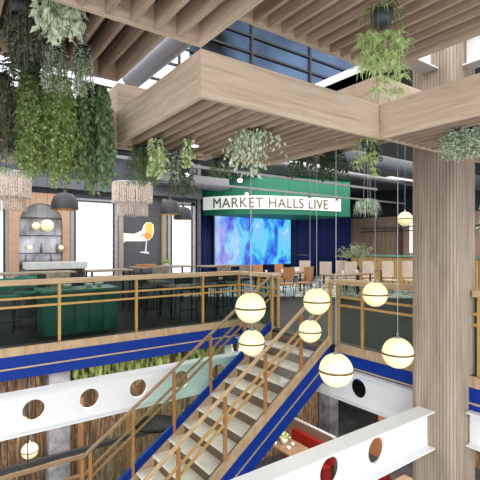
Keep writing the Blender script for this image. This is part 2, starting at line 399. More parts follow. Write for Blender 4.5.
# ------------------------------------------------------------------ slatted ceiling boxes (three tiers)
Z1, Z2, Z3, ZT = 2.77, 3.127, 3.44, 3.78
X0, X1, Y0, Y1 = 1.57, 3.70, 2.69, 4.47
def canopy(label, x0, x1, y0, y1, z0, z1, group='timber slatted ceiling boxes', sides='WESN', step=0.14):
    t = thing('slatted_ceiling_box', label, 'ceiling box', ((x0 + x1) / 2, (y0 + y1) / 2, z0), group)
    th = 0.035
    if 'S' in sides: MB().box(x0, x1, y0, y0 + th, z0, z1).build('side_board', wood_x, t)
    if 'N' in sides: MB().box(x0, x1, y1 - th, y1, z0, z1).build('side_board', wood_x, t)
    ya, yb = (y0 + th if 'S' in sides else y0), (y1 - th if 'N' in sides else y1)
    if 'W' in sides: MB().box(x0, x0 + th, ya, yb, z0, z1).build('side_board', wood_y, t)
    if 'E' in sides: MB().box(x1 - th, x1, ya, yb, z0, z1).build('side_board', wood_y, t)
    s = MB(); n = int((x1 - x0 - 2 * th) / step); g = (x1 - x0 - 2 * th) / n
    for k in range(1, n): x = x0 + th + g * k; s.box(x - 0.016, x + 0.016, ya, yb, z0 + 0.004, z0 + 0.17)
    s.build('slats', slat_y, t)
    s = MB(); s.box(x0 + th, x1 - th, ya, yb, z0 + 0.19, z0 + 0.21); s.build('backing_board', plain('brown backing', (0.11, 0.075, 0.055), 0.8), t)
    return t
G = None
canopy('lowest timber slatted box over the void, its lit corner pointing at the viewer', X0, X1, Y0, Y1, Z1, Z2, G, step=0.125)
canopy('timber slatted box above the hanging green curtain plants at left', -1.5, X0 - 0.002, Y1 + 0.002, 6.3, Z1, Z2, G, step=0.125)
canopy('low timber slatted box reaching out at right, in front of the big column', X1 + 0.002, 7.6, 0.6, Y0 - 0.002, Z1, Z2, G, step=0.125)
canopy('raised timber slatted box at upper left, overlapping the view', -2.5, X0 - 0.002, 0.4, Y0 - 0.002, Z2 + 0.002, Z3, G, step=0.165)
canopy('raised timber box behind the ribbed column and over the stair head', X1 + 0.002, 5.15, Y0 + 0.002, 4.9, Z2 + 0.002, Z3, G, sides='WSNE')
canopy('far raised timber box behind the lowest slatted box', X0 + 0.0, X1, Y1 + 0.002, 6.2, Z2 + 0.002, Z3, G)
canopy('highest slatted timber box above the pale trailing plants at left', -2.5, X0 - 0.002, Y0 + 0.002, Y1, Z3 + 0.002, ZT, G, step=0.165)
canopy('highest slatted timber box with the spider plant hung beneath', X0 + 0.0, X1, 0.3, Y0 - 0.002, Z3 + 0.002, ZT, G, step=0.145)

# ------------------------------------------------------------------ ribbed timber column
def ribbed_column(cx, cy, half, z0, z1):
    t = thing('ribbed_column', 'large pale oak ribbed column rising past the gallery corner', 'column', (cx, cy, z0))
    rc = 0.12; prof = []; step = 0.042
    # rounded square path
    path = []
    for qx, qy, a0 in ((1, -1, -PI / 2), (1, 1, 0), (-1, 1, PI / 2), (-1, -1, PI)):
        for k in range(5): a = a0 + PI / 2 * k / 4; path.append((qx * (half - rc) + rc * math.cos(a), qy * (half - rc) + rc * math.sin(a)))
    path.append(path[0])
    pts = []; acc = 0; L = [0]
    for i in range(1, len(path)): L.append(L[-1] + math.dist(path[i - 1], path[i]))
    n = int(L[-1] / step); st = L[-1] / n
    def at(sv):
        sv %= L[-1]
        for i in range(1, len(L)):
            if sv <= L[i]:
                f = (sv - L[i - 1]) / max(1e-9, L[i] - L[i - 1]); a, c = path[i - 1], path[i]
                dx, dy = c[0] - a[0], c[1] - a[1]; l = math.hypot(dx, dy)
                return (a[0] + dx * f, a[1] + dy * f), (dy / l, -dx / l)
    for k in range(n):
        for f, d in ((0.0, 0.0), (0.72, 0.0), (0.78, -0.009), (0.96, -0.009)):
            p, nn = at((k + f) * st); pts.append((cx + p[0] + nn[0] * d, cy + p[1] + nn[1] * d, z0))
    b = MB(); b.prism(pts, (0, 0, z1 - z0)); b.build('shaft', wood_z, t)
    return t
ribbed_column(5.49, 2.99, 0.31, -3.9, 7.5)

# ------------------------------------------------------------------ white steel beams with round openings
def cell_beam(label, axis, c, a0, a1, ztop, zbot, holes, fl=0.115, hr=0.15, loc=None):
    """axis 'x' or 'y': direction; c: centre on the other axis"""
    def P(a, o, z): return (a, c + o, z) if axis == 'x' else (c + o, a, z)
    zc = (ztop + zbot) / 2 + 0.01
    t = thing('cellular_steel_beam', label, 'beam', P((a0 + a1) / 2, 0, zbot), None)
    f = MB()
    for z0, z1 in ((ztop - 0.018, ztop), (zbot, zbot + 0.018)):
        p, q = P(a0, -fl, z0), P(a1, fl, z1); f.box(min(p[0], q[0]), max(p[0], q[0]), min(p[1], q[1]), max(p[1], q[1]), z0, z1)
    f.build('flanges', white, t)
    # web with holes: strips around each hole
    w_ = MB(); hw = 0.012; za, zb = zbot + 0.018, ztop - 0.018
    edges = [a0] + [(holes[i] + holes[i + 1]) / 2 for i in range(len(holes) - 1)] + [a1] if holes else [a0, a1]
    if not holes:
        p, q = P(a0, -hw, za), P(a1, hw, zb); w_.box(min(p[0], q[0]), max(p[0], q[0]), min(p[1], q[1]), max(p[1], q[1]), za, zb)
    for i, h in enumerate(holes):
        l, r_ = edges[i], edges[i + 1]; n = 40
        for sgn in (-1, 1):
            vs = []; fs = []
            for k in range(n):
                a = 2 * PI * k / n; ca, sa = math.cos(a), math.sin(a)
                # ray to rectangle
                tx = ((r_ - h) if ca > 0 else (h - l)) / max(1e-6, abs(ca)); tz = ((zb - zc) if sa > 0 else (zc - za)) / max(1e-6, abs(sa))
                tt = min(tx, tz)
                vs.append(P(h + hr * ca, sgn * hw, zc + hr * sa)); vs.append(P(h + tt * ca, sgn * hw, zc + tt * sa))
            for cxn, czn in ((r_, zb), (l, zb), (l, za), (r_, za)):
                vs.append(P(cxn, sgn * hw, czn))
            for k in range(n): fs.append((2 * k, 2 * k + 1, (2 * k + 3) % (2 * n), (2 * k + 2) % (2 * n)))
            # corner triangles
            for ci, (cxn, czn) in enumerate(((r_, zb), (l, zb), (l, za), (r_, za))):
                ang = math.atan2(czn - zc, cxn - h) % (2 * PI); k = int(ang / (2 * PI / n)) % n
                fs.append((2 * k + 1, 2 * n + ci, (2 * k + 3) % (2 * n)))
            w_.add(vs, fs)
        # inner rim
        vs = []; fs = []
        for k in range(n):
            a = 2 * PI * k / n
            vs += [P(h + hr * math.cos(a), -hw - 0.004, zc + hr * math.sin(a)), P(h + hr * math.cos(a), hw + 0.004, zc + hr * math.sin(a))]
        for k in range(n): fs.append((2 * k, 2 * k + 1, (2 * k + 3) % (2 * n), (2 * k + 2) % (2 * n)))
        w_.add(vs, fs)
    w_.build('web', white, t)
    return t
cell_beam('white steel beam with round holes, nearest, bottom right, butting the column', 'x', 3.045, -0.6, 5.19, -0.46, -0.95, [0.21, 0.99, 1.77, 2.55, 3.33, 4.11])
cell_beam('white steel beam with round holes crossing at left below the blue band', 'x', 6.75, -3.0, 5.2, -0.44, -1.03, [-2.04, -1.24, -0.44, 0.35, 1.12, 1.92, 2.72, 3.52, 4.32])
cell_beam('white steel beam under the blue gallery edge, from column past the stair head', 'y', 5.51, 3.30, 8.3, -0.38, -0.90, [4.40, 5.24, 6.1, 6.98, 7.87], fl=0.09)
cell_beam('white steel beam right of the column foot at the picture edge', 'y', 5.53, -1, 2.66, -0.435, -0.87, [0.5, 1.3], fl=0.11)
cell_beam('white steel beam high up, left of the upper column', 'x', 3.0, 4.0, 5.19, 4.35, 3.93, [])
cell_beam('white steel beam high up, right of the upper column', 'y', 5.45, -1, 2.66, 4.35, 3.93, [])

# ------------------------------------------------------------------ balustrades
def balustrade(label, pts, posts, rw, glass_segments, loc, posth=None, gl=None, mr_=None, hw=0.10, hh=0.09, group=None):
    """straight run p0->p1 on base height z given per point"""
    t = thing('balustrade', label, 'balustrade', loc, group)
    (a, c) = pts; a, c = Vector(a), Vector(c)
    def up(p, h): return (p[0], p[1], p[2] + h)
    MB().beam(up(a, 1.10 - hh / 2), up(c, 1.10 - hh / 2), hw, hh).build('handrail', rw, t, bevel=0.01)
    for h in (0.79, 0.65): MB().beam(up(a, h), up(c, h), 0.03, 0.035).build('mid_rail', mr_ or gold, t)
    for f in posts:
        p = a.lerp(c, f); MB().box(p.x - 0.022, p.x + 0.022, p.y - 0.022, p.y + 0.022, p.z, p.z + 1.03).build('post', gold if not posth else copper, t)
    d = (c - a).normalized(); s = Vector((0, 0, 1)).cross(d).normalized() * 0.006
    fs = sorted([0.0] + list(posts) + [1.0]); fs = [f for i, f in enumerate(fs) if i == 0 or f - fs[i - 1] > 0.005]
    for f0, f1 in zip(fs[:-1], fs[1:]):
        p, q = a.lerp(c, f0 + 0.004), a.lerp(c, f1 - 0.004)
        g = MB(); g.prism([up(p - s, 0.03), up(q - s, 0.03), up(q - s, 1.0), up(p - s, 1.0)], s * 2); g.build('glass_panel', gl or glass_b, t)
    return t
yb = YE + 0.04; xb = XE + 0.04
def fr(vals, a, c): return [(v - a) / (c - a) for v in vals]
balustrade('long gallery balustrade in front of the green bar, left', [(-4, yb, 0), (xb, yb, 0)], fr([-2.6, -1.16, 0.28, 1.71, 3.12, 4.62, 5.57], -4, xb), rail_x, 1, (0.7, yb, 0))
balustrade('short gallery balustrade at the far corner beside the stair head', [(xb, yb - 0.05, 0), (xb, ST1, 0)], [0.5, 0.98], rail_y, 1, (xb, 7.1, 0))
balustrade('gallery balustrade between stair head and column', [(xb, ST0, 0), (xb, 3.28, 0)], fr([4.9, 4.40, 3.45], ST0, 3.28), rail_y, 1, (xb, 4.1, 0))
balustrade('gallery balustrade right of the column at the picture edge', [(xb, 2.66, 0), (xb, -1, 0)], fr([2.58, 1.6, 0.3, -0.8], 2.66, -1), rail_y, 1, (xb, 1, 0))
SL = 0.70; XT = 5.40; XB = XT - 2.54 / SL; ZL = -2.54
for yy, lab, xs in ((ST0, 'sloping balustrade on the near side of the stair', [4.74, 4.0, 3.27, 2.54, 1.85]), (ST1, 'sloping balustrade on the far side of the stair', [4.74, 3.98, 3.25, 2.52, 1.85])):
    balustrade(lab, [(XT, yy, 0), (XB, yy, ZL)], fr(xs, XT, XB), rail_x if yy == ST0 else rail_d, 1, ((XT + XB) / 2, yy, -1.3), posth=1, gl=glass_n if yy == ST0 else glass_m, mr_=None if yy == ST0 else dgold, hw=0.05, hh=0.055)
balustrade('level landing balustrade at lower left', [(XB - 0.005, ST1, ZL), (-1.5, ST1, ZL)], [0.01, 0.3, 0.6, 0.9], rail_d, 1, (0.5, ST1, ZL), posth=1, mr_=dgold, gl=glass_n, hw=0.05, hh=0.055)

t = thing('handrail_return', 'short handrail piece joining stair rail to gallery rail, near side', 'handrail', (XT, ST0, 0.95))
MB().tube([(XT, ST0, 1.06), (XE, ST0 - 0.02, 1.07), (xb, ST0 - 0.12, 1.07)], 0.03, 8).build('handrail', rail_x, t)
MB().box(XT + 0.0, XT + 0.045, ST0 - 0.022, ST0 + 0.022, 0, 1.04).build('post', gold, t)
t = thing('handrail_return', 'short handrail piece joining stair rail to gallery rail, far side', 'handrail', (XT, ST1, 0.95))
MB().tube([(XT, ST1, 1.06), (XE, ST1 + 0.02, 1.07), (xb, ST1 + 0.08, 1.07)], 0.03, 8).build('handrail', rail_x, t)
MB().box(XT + 0.0, XT + 0.045, ST1 - 0.022, ST1 + 0.022, 0, 1.04).build('post', gold, t)
# ------------------------------------------------------------------ staircase
st = thing('staircase', 'straight stair with cream treads and blue stringers going down to the left', 'stairs', ((XT + XB) / 2, (ST0 + ST1) / 2, ZL))
NS = 13; run = (XT - XB) / NS; rise = 2.54 / NS
for k in range(NS):
    xr = XT - run * k; z = -rise * (k + 1)
    if k < NS - 1 or True:
        t_ = MB(); t_.box(xr - run - 0.03, xr, ST0 + 0.035, ST1 - 0.035, z - 0.035, z); t_.tube([(xr - run - 0.03, ST0 + 0.035, z - 0.02), (xr - run - 0.03, ST1 - 0.035, z - 0.02)], 0.02, 8); t_.build('tread', cream, st)
        MB().box(xr - 0.012, xr, ST0 + 0.035, ST1 - 0.035, z, z + rise - 0.035).build('riser', riserm, st)
        MB().prism([(xr, ST1 - 0.035, z), (xr - run, ST1 - 0.035, z), (xr, ST1 - 0.035, z + rise)], (0, 0.03, 0)).build('step_end', edge_w, st)
def stringer(y0, y1, top, bot, mat, name, ov=0.0):
    MB().prism([(XT, y0, top), (XB, y0, ZL + top), (XB, y0, ZL + bot), (XT, y0, bot)], (0, y1 - y0, 0)).build(name, mat, st)
stringer(ST0 - 0.03, ST0 + 0.03, 0.10, -0.47, blue, 'stringer')
stringer(ST0 - 0.045, ST0 + 0.03, 0.13, 0.0, edge_w, 'stringer_capping')
stringer(ST0 - 0.042, ST0 - 0.03, -0.22, -0.245, brass, 'brass_strip')
stringer(ST1 - 0.005, ST1 + 0.05, 0.15, -0.47, blue, 'stringer')
stringer(ST0 + 0.03, ST0 + 0.04, 0.14, 0.10, black, 'edge_seal')
# landing
b = MB(); b.box(-1.6, XB, ST0, ST1 + 0.05, ZL - 0.2, ZL); struct(b.build('floor_landing', cream))

# ------------------------------------------------------------------ globe pendants
def globe(label, loc, r, ztop, group='brass ringed globe pendants'):
    x, y, z = loc
    t = thing('globe_pendant_lamp', label, 'lamp', loc, group)
    MB().sphere((x, y, z), r, 32).build('globe', globe_m, t)
    MB().lathe((x, y, z), [(r * 0.99, -r * 0.055), (r * 1.04, -r * 0.055), (r * 1.04, r * 0.055), (r * 0.99, r * 0.055)], 40).build('brass_ring', plain('dark brass ring', (0.22, 0.15, 0.06), 0.35, 0.7), t)
    MB().lathe((x, y, z), [(r * 0.22, r * 0.93), (r * 0.22, r * 1.02), (0.012, r * 1.06), (0.012, r * 1.3), (0.0001, r * 1.3)], 16).build('cap', steel, t)
    MB().tube([(x, y, z + r), (x, y, ztop)], 0.0032, 6).build('cable', steel, t)
    return t
globe('lit globe pendant hanging left of the far stair rail, upper one', (2.86, 3.79, 0.97), 0.172, Z1)
globe('lit globe pendant just below another, over the blue stringer', (3.41, 4.49, 0.37), 0.172, Z2 - 0.0)
globe('lit globe pendant at the stair head, upper of two in line', (3.98, 3.85, 0.95), 0.172, Z2)
globe('smaller looking lit globe pendant, lower of two at the stair head', (4.59, 4.58, 0.37), 0.172, Z2)
globe('lit globe pendant hanging before the balustrade left of the column', (4.96, 3.68, 0.99), 0.172, Z2)
globe('lit globe pendant touching the column outline at left, above the white beam', (4.21, 2.82, 0.46), 0.172, Z2)
globe('largest looking lit globe pendant, lowest in front of the stair', (3.32, 2.94, 0.39), 0.172, Z1)
globe('lit globe pendant far back beside the upper left edge of the column', (9.01, 5.84, 2.31), 0.172, CZ, 'brass ringed globe pendants')
globe('lit globe pendant beneath the left white beam on the lower floor', (1.30, 8.2, -1.95), 0.14, -0.5)
globe('small lit globe modelling a reflection seen through the leftmost hole of the white beam', (1.25, 8.38, -1.48), 0.07, -0.5)  # globe added in place of a reflection, no second lamp hangs here

# ------------------------------------------------------------------ dome pendants and fringe lamps
def dome(label, x, y, z, r, h):
    t = thing('dome_pendant_lamp', label, 'lamp', (x, y, z), 'graphite dome pendants over the bar')
    prof = [(r, 0), (r * 1.0, h * 0.2), (r * 0.97, h * 0.45), (r * 0.84, h * 0.72), (r * 0.58, h * 0.92), (r * 0.2, h * 1.0), (0.03, h * 1.02), (0.03, h * 1.18), (0.001, h * 1.18)]
    inner = [(max(0.001, a - 0.012), zz - 0.004) for a, zz in prof[:6]] + [(0.001, h * 0.985)]
    MB().lathe((x, y, z), prof, 32).build('shade', lampg, t)
    MB().lathe((x, y, z), inner, 32).build('shade_lining', plain('gold lamp lining', (0.6, 0.36, 0.10), 0.4, 0.4), t)
    MB().sphere((x, y, z + h * 0.35), 0.05, 16).build('bulb', bulb_m, t)
    MB().tube([(x, y, z + h * 1.1), (x, y, CZ)], 0.006, 6).build('cable', black, t)
    return t
dome('dark dome pendant between the arch and the middle window, alone', 2.31, 10.03, 2.49, 0.29, 0.38)
dome('larger dark dome pendant by the right window, left of the pair', 4.69, 9.55, 2.46, 0.27, 0.36)
dome('dark dome pendant by the right window, right of the pair', 5.19, 9.81, 2.36, 0.25, 0.33)
def fringe(label, x, y, z, tiers):
    t = thing('fringe_chandelier', label, 'lamp', (x, y, z), 'tiered fringe chandeliers')
    for r, za, zb in tiers:
        MB().lathe((x, y, 0), [(r * 0.98, zb - 0.03), (r * 1.01, zb - 0.03), (r * 1.01, zb + 0.01), (r * 0.98, zb + 0.01)], 32).build('hoop', steel, t)
        f = MB(); n = int(r * 150)
        for k in range(n):
            a = 2 * PI * k / n + R.uniform(-.02, .02); rr = r * R.uniform(0.985, 1.0); d = R.uniform(0, 0.03)
            f.tube([(x + rr * math.cos(a), y + rr * math.sin(a), za + d), (x + rr * math.cos(a), y + rr * math.sin(a), zb)], 0.018 * r + 0.006, 5)
        f.build('fringe', fringe_m, t)
    MB().tube([(x, y, tiers[0][2]), (x, y, CZ)], 0.008, 6).build('cable', black, t)
    MB().box(x - tiers[0][0], x + tiers[0][0], y - 0.01, y + 0.01, tiers[0][2] - 0.02, tiers[0][2]).build('crossbar', steel, t)
fringe('two tier pale fringe chandelier left of the drink poster', 3.48, 8.95, 2.3, [(0.43, 2.60, 3.05), (0.33, 2.32, 2.66)])
fringe('pale fringe chandelier cut by the left picture edge, under pale trailing leaves', 1.1, 9.7, 2.4, [(0.46, 2.62, 3.15), (0.36, 2.38, 2.68)])

# black disc pendant on the lower floor
t = thing('disc_pendant_lamp', 'large black disc pendant lamp below the greenish glass, left of stair', 'lamp', (3.35, 7.45, -1.75))
MB().lathe((3.35, 7.45, -1.75), [(0.36, 0), (0.385, 0.015), (0.385, 0.05), (0.28, 0.09), (0.12, 0.13), (0.04, 0.17), (0.001, 0.17)], 40).build('shade', plain('soot black', (0.006, 0.006, 0.007), 0.6, 0, 0.15), t)
MB().lathe((3.35, 7.45, -1.75), [(0.001, 0.01), (0.36, 0.01)], 32).build('diffuser', emit('dim diffuser', (1, 0.9, 0.6), 0.6), t)
MB().tube([(3.35, 7.45, -1.6), (3.35, 7.45, -0.5)], 0.006, 6).build('cable', black, t)
t = thing('cone_lamp', 'small glowing cone lamp right under the black disc pendant', 'lamp', (3.42, 6.92, -1.74))
MB().lathe((3.42, 6.92, -1.74), [(0.13, 0), (0.13, 0.01), (0.04, 0.10), (0.001, 0.10)], 20).build('shade', emit('warm glow shade', (1, 0.85, 0.4), 1.2), t)
MB().tube([(3.42, 6.92, -1.64), (3.42, 6.92, -0.5)], 0.005, 5).build('cable', black, t)

# ------------------------------------------------------------------ stage: screen, curtain, canopy sign
SY = 16.5
t = thing('led_screen', 'big bright blue and violet LED screen at the back of the stage', 'screen', (10.4, SY, 0.8))
MB().box(10.38, 15.05, SY - 0.06, SY, 0.74, 3.16).build('display_panel', led, t)
MB().box(10.30, 15.13, SY, SY + 0.08, 0.66, 3.24).build('casing', black, t)
MB().box(10.8, 10.95, SY + 0.02, SY + 0.08, 0, 0.67).box(14.5, 14.65, SY + 0.02, SY + 0.08, 0, 0.67).build('support_frame', black, t)
t = thing('stage_curtain', 'pleated navy blue velvet curtain behind the stage', 'curtain', (14, 16.9, 0))
b = MB(); n = 460; vs = []; fs = []
for k in range(n + 1):
    x = 9.4 + (20.3 - 9.4) * k / n; y = 16.85 + 0.09 * math.sin(k * 0.42) + 0.03 * math.sin(k * 0.17)
    vs += [(x, y, 0.02), (x, y, 3.6)]
for k in range(n): fs.append((2 * k, 2 * k + 2, 2 * k + 3, 2 * k + 1))
b.add(vs, fs, True); o = b.build('drape', navy, t); md = o.modifiers.new('thick', 'SOLIDIFY'); md.thickness = 0.01
MB().tube([(9.3, 16.85, 3.62), (20.3, 16.85, 3.62)], 0.02, 8).build('curtain_rail', black, t)
# curved canopy: arc through (9.8,16.0) (11.3,13.75) (14.0,13.0)-(14.7,12.6)
def arcpt(s):
    A, B_, C_ = Vector((9.45, 16.0)), Vector((10.2, 13.3)), Vector((14.9, 12.95))
    return A * (1 - s) ** 2 + B_ * 2 * s * (1 - s) + C_ * s * s
NA = 48
arc = [arcpt(k / NA) for k in range(NA + 1)]
Ls = [0.0]
for i in range(1, len(arc)): Ls.append(Ls[-1] + (arc[i] - arc[i - 1]).length)
TOT = Ls[-1]
def arc_at(sv):
    sv = max(0, min(TOT - 1e-5, sv))
    for i in range(1, len(Ls)):
        if sv <= Ls[i]:
            f = (sv - Ls[i - 1]) / (Ls[i] - Ls[i - 1]); d = (arc[i] - arc[i - 1]).normalized()
            return arc[i - 1].lerp(arc[i], f), d
def ribbon(s0, s1, z0, z1, off0, off1, n=48):
    """curved slab following the canopy front; off outward towards the room"""
    b = MB(); vs = []
    for k in range(n + 1):
        p, d = arc_at(s0 + (s1 - s0) * k / n); nn = Vector((d.y, -d.x))
        a = p + nn * off0; c = p + nn * off1
        vs += [(a.x, a.y, z0), (c.x, c.y, z0), (c.x, c.y, z1), (a.x, a.y, z1)]
    fs = []
    for k in range(n):
        o = 4 * k
        fs += [(o, o + 4, o + 5, o + 1), (o + 1, o + 5, o + 6, o + 2), (o + 2, o + 6, o + 7, o + 3), (o + 3, o + 7, o + 4, o)]
    fs += [(0, 1, 2, 3), (4 * n + 3, 4 * n + 2, 4 * n + 1, 4 * n)]
    return b.add(vs, fs)
t = thing('stage_canopy', 'curved green stage canopy carrying the lettered light band', 'canopy', (12, 14.5, 3.05))
b = MB(); pl = [(p.x, p.y, 3.02) for p in arc] + [(15.35, 12.75, 3.02), (15.6, 13.0, 3.02), (15.6, 16.3, 3.02)]
b.prism(pl, (0, 0, CZ - 3.03)); b.build('canopy_body', sgreen, t)
sg = ribbon(0.05, TOT + 0.0, 3.24, 3.80, 0.0, 0.05).build('sign_band', screenwhite, t)
fc = bpy.data.curves.new('lettering', 'FONT'); fc.body = 'MARKET HALLS LIVE'; fc.size = 0.50; fc.extrude = 0.02; fc.space_word = 1.1; fc.space_character = 1.06
fo = bpy.data.objects.new('tmp_text', fc); C.objects.link(fo)
bpy.context.view_layer.update()
me = bpy.data.meshes.new_from_object(fo.evaluated_get(bpy.context.evaluated_depsgraph_get()))
bpy.data.objects.remove(fo)
xs = [v.co.x for v in me.vertices]; xm, xM = min(xs), max(xs)
S0, S1 = 0.62, TOT - 0.80
root = root_world(t)
for v in me.vertices:
    s_ = S0 + (v.co.x - xm) / (xM - xm) * (S1 - S0); p, d = arc_at(s_); nn = Vector((d.y, -d.x))
    q = p + nn * (0.065 + v.co.z)
    v.co = Vector((q.x, q.y, 3.30 + v.co.y * 1.22)) - root
bronze = plain('bronze lettering', (0.16, 0.12, 0.075), 0.5)
bmw = bmesh.new(); bmw.from_mesh(me); seen = set()
for v0 in list(bmw.verts):
    if v0.index in seen: continue
    isl = []; q = [v0]; seen.add(v0.index)
    while q:
        v = q.pop(); isl.append(v)
        for e_ in v.link_edges:
            u = e_.other_vert(v)
            if u.index not in seen: seen.add(u.index); q.append(u)
    ids = {v.index: k for k, v in enumerate(isl)}
    fcs = [tuple(ids[v.index] for v in f.verts) for f in bmw.faces if f.verts[0].index in ids]
    mm = bpy.data.meshes.new('letter'); mm.from_pydata([tuple(v.co) for v in isl], [], fcs); mm.materials.append(bronze)
    lo = bpy.data.objects.new('letter', mm); C.objects.link(lo); lo.parent = t
bmw.free()
# stage kit
t = thing('drum_kit', 'small drum kit with a pale cymbal right of the screen', 'drums', (10.33, 11.05, 0))
t.location = (13.4, 14.2, 0)
X_, Y_ = 13.4, 14.2
MB().lathe((X_, Y_, 0.3), [(0.001, 0), (0.25, 0), (0.25, 0.4), (0.001, 0.4)], 24).build('drum', ivory, t)
MB().lathe((X_ + 0.05, Y_ - 0.3, 1.25), [(0.28, 0), (0.08, 0.035), (0.001, 0.045)], 24).build('cymbal', plain('cymbal brass', (0.7, 0.6, 0.4), 0.3, 0.8), t)
b = MB(); b.tube([(X_ + 0.05, Y_ - 0.3, 0.02), (X_ + 0.05, Y_ - 0.3, 1.27)], 0.015, 6)
for a in (0.3, 2.4, 4.5): b.tube([(X_, Y_, 0.4), (X_ + 0.3 * math.cos(a), Y_ + 0.3 * math.sin(a), 0.015)], 0.012, 6)
b.build('stand', black, t)

# ------------------------------------------------------------------ arch cabinet
t = thing('arched_display_cabinet', 'salmon arched niche with shelves and mirror left of the middle window', 'cabinet', (2.35, YW - 0.1, 0.7))
x0, x1, z0, z1 = 1.52, 3.10, 0.75, 3.16; ax0, ax1 = 1.78, 2.90; ac = (ax0 + ax1) / 2; ar = (ax1 - ax0) / 2; azs = 2.87 - ar
b = MB(); y0_, y1_ = YW - 0.14, YW - 0.02
outer = []; inner = []
n = 16
ins = [(ax0, z0)] + [(ac - ar * math.cos(PI * k / n), azs + ar * math.sin(PI * k / n)) for k in range(n + 1)] + [(ax1, z0)]
outs = [(x0, z0)] + [(x0 + (x1 - x0) * k / n, z1) if 0 < k < n else ((x0, z1) if k == 0 else (x1, z1)) for k in range(n + 1)] + [(x1, z0)]
vs = []
for (a, c), (d, e_) in zip(ins, outs): vs += [(a, y0_, c), (d, y0_, e_), (a, y1_, c), (d, y1_, e_)]
fs = []
for k in range(len(ins) - 1):
    o = 4 * k; fs += [(o, o + 4, o + 5, o + 1), (o, o + 2, o + 6, o + 4), (o + 1, o + 5, o + 7, o + 3), (o + 2, o + 3, o + 7, o + 6)]
b.add(vs, fs); b.build('arched_surround', salmon, t)
mirror = plain('smoky mirror', (0.5, 0.5, 0.54), 0.15, 0.5, noise=0.3, scale=2)
MB().prism([(a, YW - 0.03, c) for a, c in ins], (0, 0.02, 0)).build('mirror_back', mirror, t)
for z in (1.13, 1.45, 1.95, 2.45): MB().box(ax0, ax1, YW - 0.13, YW - 0.03, z, z + 0.02).build('shelf', black, t)
for i, (x, z) in enumerate(((1.95, 1.15), (2.15, 1.15), (2.6, 1.15), (1.92, 1.97), (2.35, 1.47), (2.7, 1.97), (2.78, 1.47))):
    o = MB().lathe((x, YW - 0.08, z), [(0.025, 0), (0.03, 0.02), (0.03, 0.14), (0.012, 0.19), (0.012, 0.26), (0.001, 0.26)], 10).build('bottle', glass_c if i % 2 else plain('bottle olive glass', (0.12, 0.15, 0.08), 0.2), loc=(x, YW - 0.08, z))
    tag(o, 'slim bottle standing on a shelf inside the arched niche', 'bottle', 'bottles in the arched niche')
for i, (x, z, r) in enumerate(((2.17, 2.22, 0.10), (2.46, 2.24, 0.17), (2.02, 1.62, 0.07), (2.82, 1.62, 0.07))):  # first two globes model reflections in the niche mirror, not hung lamps
    o = MB().sphere((x, YW - 0.30, z), r, 20).build('globe', globe_m, None, loc=(x, YW - 0.30, z)); o.name = 'globe_pendant_lamp'
    tag(o, ('small glowing globe modelling a mirror reflection, upper left of those before the niche', 'larger glowing globe modelling a mirror reflection before the arched niche', 'tiny glowing globe lamp low at left before the niche', 'tiny glowing globe lamp low at right before the niche')[i], 'lamp')
    c = MB().tube([(x, YW - 0.30, z + r), (x, YW - 0.30, CZ)], 0.004, 5).build('cable', black, o)

# ------------------------------------------------------------------ poster: hand holding a stemmed glass
t = thing('drink_poster', 'slate poster of a pale hand holding an orange drink in a stemmed glass', 'poster', (5.38, YW - 0.02, 1.9))
MB().box(4.76, 6.02, YW - 0.0, YW + 0.035, 0.8, 3.12).build('backing', postm, t)
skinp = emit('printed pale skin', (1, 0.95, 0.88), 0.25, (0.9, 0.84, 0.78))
def flat(pts, mat, name, dy):
    """pts on the poster artwork, in its own grid of 480 units"""
    P2 = [(4.76 + (a / 9.6 - 6) / 41 * 1.26, YW - dy, 1.03 + 1.6 * (1.1316 - 0.0021224 * c)) for a, c in pts]
    MB().prism(P2, (0, 0.004, 0)).build(name, mat, t)
flat([(55, 225), (170, 230), (230, 205), (265, 190), (300, 200), (330, 240), (340, 285), (280, 298), (200, 300), (80, 300), (58, 315)], skinp, 'printed_hand', 0.006)
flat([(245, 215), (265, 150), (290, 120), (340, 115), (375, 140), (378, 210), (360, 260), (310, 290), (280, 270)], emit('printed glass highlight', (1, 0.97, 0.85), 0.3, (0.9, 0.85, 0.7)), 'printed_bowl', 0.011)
flat([(285, 130), (340, 118), (368, 145), (370, 215), (350, 240), (290, 225), (275, 180)], plain('printed yellow drink', (0.95, 0.70, 0.18), 0.6), 'printed_drink', 0.016)
flat([(270, 225), (300, 215), (345, 232), (358, 250), (320, 285), (290, 285), (275, 255)], plain('printed orange drink', (0.88, 0.36, 0.08), 0.6), 'printed_drink', 0.020)
flat([(215, 258), (262, 225), (285, 228), (260, 250)], plain('printed finger shade', (0.75, 0.42, 0.22), 0.6), 'printed_finger', 0.024)
flat([(292, 290), (304, 290), (296, 395), (330, 412), (322, 422), (270, 415), (225, 408), (222, 402), (280, 395)], plain('printed stem', (0.85, 0.87, 0.9), 0.5), 'printed_stem', 0.012)

# ------------------------------------------------------------------ bar furniture on the left gallery
t = thing('bar_counter', 'green fronted bar counter behind the left balustrade', 'counter', (2.5, 8.6, 0))
MB().box(1.55, 2.92, 8.35, 9.0, 0.0, 0.80).build('counter_body', green, t)
for k in range(5): MB().box(1.57 + k * 0.27, 1.80 + k * 0.27, 8.325, 8.35, 0.08, 0.74).build('front_panel', green, t)
MB().box(1.5, 2.97, 8.28, 9.05, 0.80, 0.84).build('counter_top', plain('green stone top', (0.10, 0.24, 0.18), 0.25), t)
for x, y in ((2.05, 8.7), (2.45, 8.65), (2.7, 8.8)):
    o = MB().lathe((x, y, 0.84), [(0.03, 0), (0.06, 0.02), (0.085, 0.07), (0.08, 0.07), (0.05, 0.025), (0.001, 0.02)], 16).build('bowl', ivory, loc=(x, y, 0.84))
    tag(o, 'small ivory bowl on the green bar counter', 'bowl', 'bowls on the green counter')
